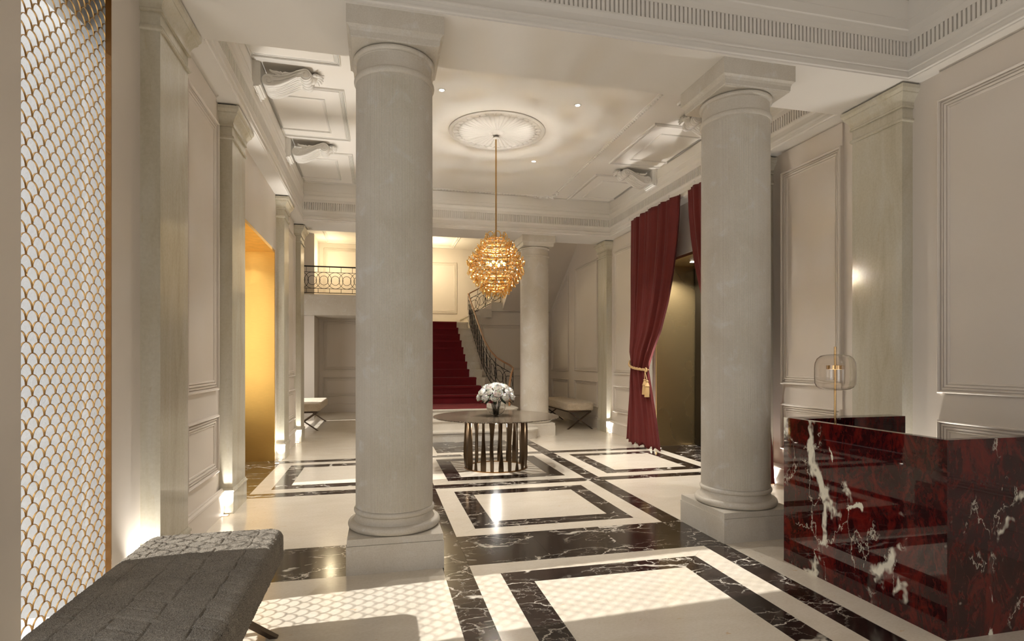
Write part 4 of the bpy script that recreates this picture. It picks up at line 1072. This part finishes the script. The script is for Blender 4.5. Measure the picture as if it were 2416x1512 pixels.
def railpath(s=1):
    base = [(2.56, 16.45, 3.57), (2.56, 15.6, 3.08), (2.56, 14.7, 2.565), (2.57, 13.9, 2.11), (2.62, 13.45, 1.86), (2.72, 13.12, 1.67), (2.86, 12.93, 1.56), (2.98, 12.84, 1.49), (3.03, 12.70, 1.42)]
    vol = [(2.99, 12.58, 1.37), (2.93, 12.45, 1.30), (2.87, 12.30, 1.18), (2.82, 12.18, 1.05), (2.80, 12.1, 0.90), (2.80, 12.08, 0.70), (2.80, 12.08, 0.595)]
    f = lambda L: [(x if s > 0 else mir(x), y, z) for x, y, z in L]
    return f(base), f(vol)
a, v_ = railpath(1); railing('curving stair railing on the right of the red carpet, wooden handrail over iron rings', a, volute=v_)
a, v_ = railpath(-1); railing('curving stair railing on the left of the red carpet', a, volute=v_)
railing('railing of the short second flight behind the chandelier', [(2.58, 16.32, 3.57), (2.86, 16.32, 3.72), (3.24, 16.32, 3.94), (3.52, 16.32, 4.10)], 'flight_railing')
railing('railing climbing the upper flight toward the ceiling', [(3.56, 16.1, 4.28), (3.56, 15.2, 4.86), (3.56, 14.4, 5.15)], 'upper_railing', hgt=0.62, rings=False)
# balcony on the left
bs = MB().prism([(-3.19, 16.45), (CX-SXH-0.02, 16.45), (CX-SXH-0.02, 18.09), (-1.79, 18.09), (-1.79, 16.79), (-3.19, 16.79)], 2.87, 3.44); tag(bs.build('balcony', M['lime'], smooth=False), 'plain stone balcony slab at upper left of the stair hall', 'balcony')
bx = [(-2.9, 16.50, 4.225), (0.80, 16.50, 4.225)]
railing('straight dark railing of interlaced rings along the balcony', bx, 'balcony_railing', hgt=0.785, col='iron', full=False)

# ------------------------------------------------------------------ curtains
def curtain(label, top, edge_r, edge_l, xo, flip=False, tie=None, seed=1):
    t = thing('curtain', label, 'curtain', (xo, top[0], 0))
    NU_, NV_ = 150, 60; r_ = random.Random(seed); ph = [r_.uniform(0, 6) for _ in range(6)]
    KC = 0.992; edge_r = [(1.6+(z-1.6)*KC, y*KC) for z, y in edge_r]; edge_l = [(1.6+(z-1.6)*KC, y*KC) for z, y in edge_l]
    zr = [z for z, y in edge_r][::-1]; yr = [y for z, y in edge_r][::-1]; zl = [z for z, y in edge_l][::-1]; yl = [y for z, y in edge_l][::-1]
    def fn(u, v):
        z = 0.02+v*(top[1]-0.02)
        a = float(np.interp(z, zr, yr)); b_ = float(np.interp(z, zl, yl)); y = a+(b_-a)*u
        ztie = tie[0]; k = math.exp(-((z-ztie)/0.5)**2)
        wdt = abs(b_-a); amp = 0.016+0.016*min(1, 1/(wdt+0.2))
        f = math.sin(u*2*PI*6+ph[0]+1.9*math.sin(u*5+ph[1])+0.5*math.sin(z*1.1+ph[2]))+0.5*math.sin(u*2*PI*13+ph[3]+z*0.4+1.5*math.sin(u*7))+0.22*math.sin(u*2*PI*24+ph[1])
        x = -amp*f*(1-0.25*k)-0.06*math.sin(PI*u)*(1+0.8*k)
        yj = 0.012*math.sin(u*2*PI*9+ph[4])
        zz = z+(0.03*math.sin(u*40+ph[5])-0.02+0.03 if v < 0.001 else 0)
        zz = z if v > 0 else max(0.006, 0.03+0.03*math.sin(u*2*PI*9+ph[5]))
        return (x, y+yj-top[0], zz)
    o = MB().grid(fn, NU_, NV_).build('cloth', M['velvet'], t, fix=False, ang=180)
    sol = o.modifiers.new('thick', 'SOLIDIFY'); sol.thickness = 0.006
    return t
er = [(4.30, 8.296), (3.9, 8.323), (3.56, 8.376), (3.09, 8.485), (2.61, 8.654), (2.12, 8.918), (1.79, 9.181), (1.50, 9.375), (1.42, 9.40), (0.99, 9.27), (0.47, 9.10), (0.0, 8.97)]
el = [(4.30, 10.116), (3.26, 10.154), (1.77, 10.173), (1.55, 10.08), (1.19, 10.154), (0.6, 10.23), (0.0, 10.30)]
curtain('deep red velvet curtain tied back with gold rope left of the dark doorway', (9.2, 4.30), er, el, 4.762, tie=(1.48,), seed=4)
c2 = 8.192
er2 = [(z, 2*c2-y) for z, y in er]; el2 = [(z, 2*c2-y) for z, y in el]
curtain('red velvet curtain mostly hidden behind the right foreground column', (7.2, 4.30), er2, el2, 4.762, tie=(1.48,), seed=9)
def tieback(label, mirror=False):
    org = (4.74, 9.4, 1.45)
    f = (lambda y: 2*c2-y) if mirror else (lambda y: y)
    t = thing('curtain_tieback', label, 'tieback', (org[0], f(9.4), org[2]))
    def A(x, y, z): return (x-org[0], f(y)-f(9.4), z-org[2])
    cen = []
    for i in range(33):
        q_ = i/32; cen.append(Vector(A(4.735-0.145*math.sin(PI*q_), 10.06-0.74*q_, 1.585-0.16*q_-0.03*math.sin(PI*q_))))
    for s in (0, 1, 2):
        P = [c_+Vector((0.013*math.cos(i*0.8+s*2.09), 0, 0.013*math.sin(i*0.8+s*2.09))) for i, c_ in enumerate(cen)]
        MB().tube(P, 0.014, 6).build('rope', M['rope'], t)
    MB().tube([Vector(A(4.70, 9.33+0.035*math.cos(a), 1.425+0.035*math.sin(a))) for a in [2*PI*i/16 for i in range(16)]], 0.012, 6, True).build('knot', M['rope'], t)
    for y, zt, zb, dy in ((9.355, 1.26, 0.98, 0.0), (9.26, 1.24, 0.94, -0.05)):
        MB().tube([Vector(A(4.70, 9.36, 1.41)), Vector(A(4.69, (9.36+y)/2, (1.41+zt)/2)), Vector(A(4.69, y, zt))], 0.007, 6).build('cord', M['rope'], t)
        m = MB(); m.lathe([(0.012, 0.0), (0.024, -0.006), (0.026, -0.020), (0.018, -0.034), (0.030, -0.062), (0.040, -0.095), (0.044, -0.100), (0.044, -0.112), (0.038, -0.118), (0.046, -0.20), (0.050, zb-zt), (0.01, zb-zt)], 16)
        m.build('tassel', M['rope'], t, loc=A(4.69, y, zt))
tieback('twisted gold rope tieback with two tassels round the visible red curtain')
tieback('twisted gold rope tieback on the curtain behind the right foreground column', True)
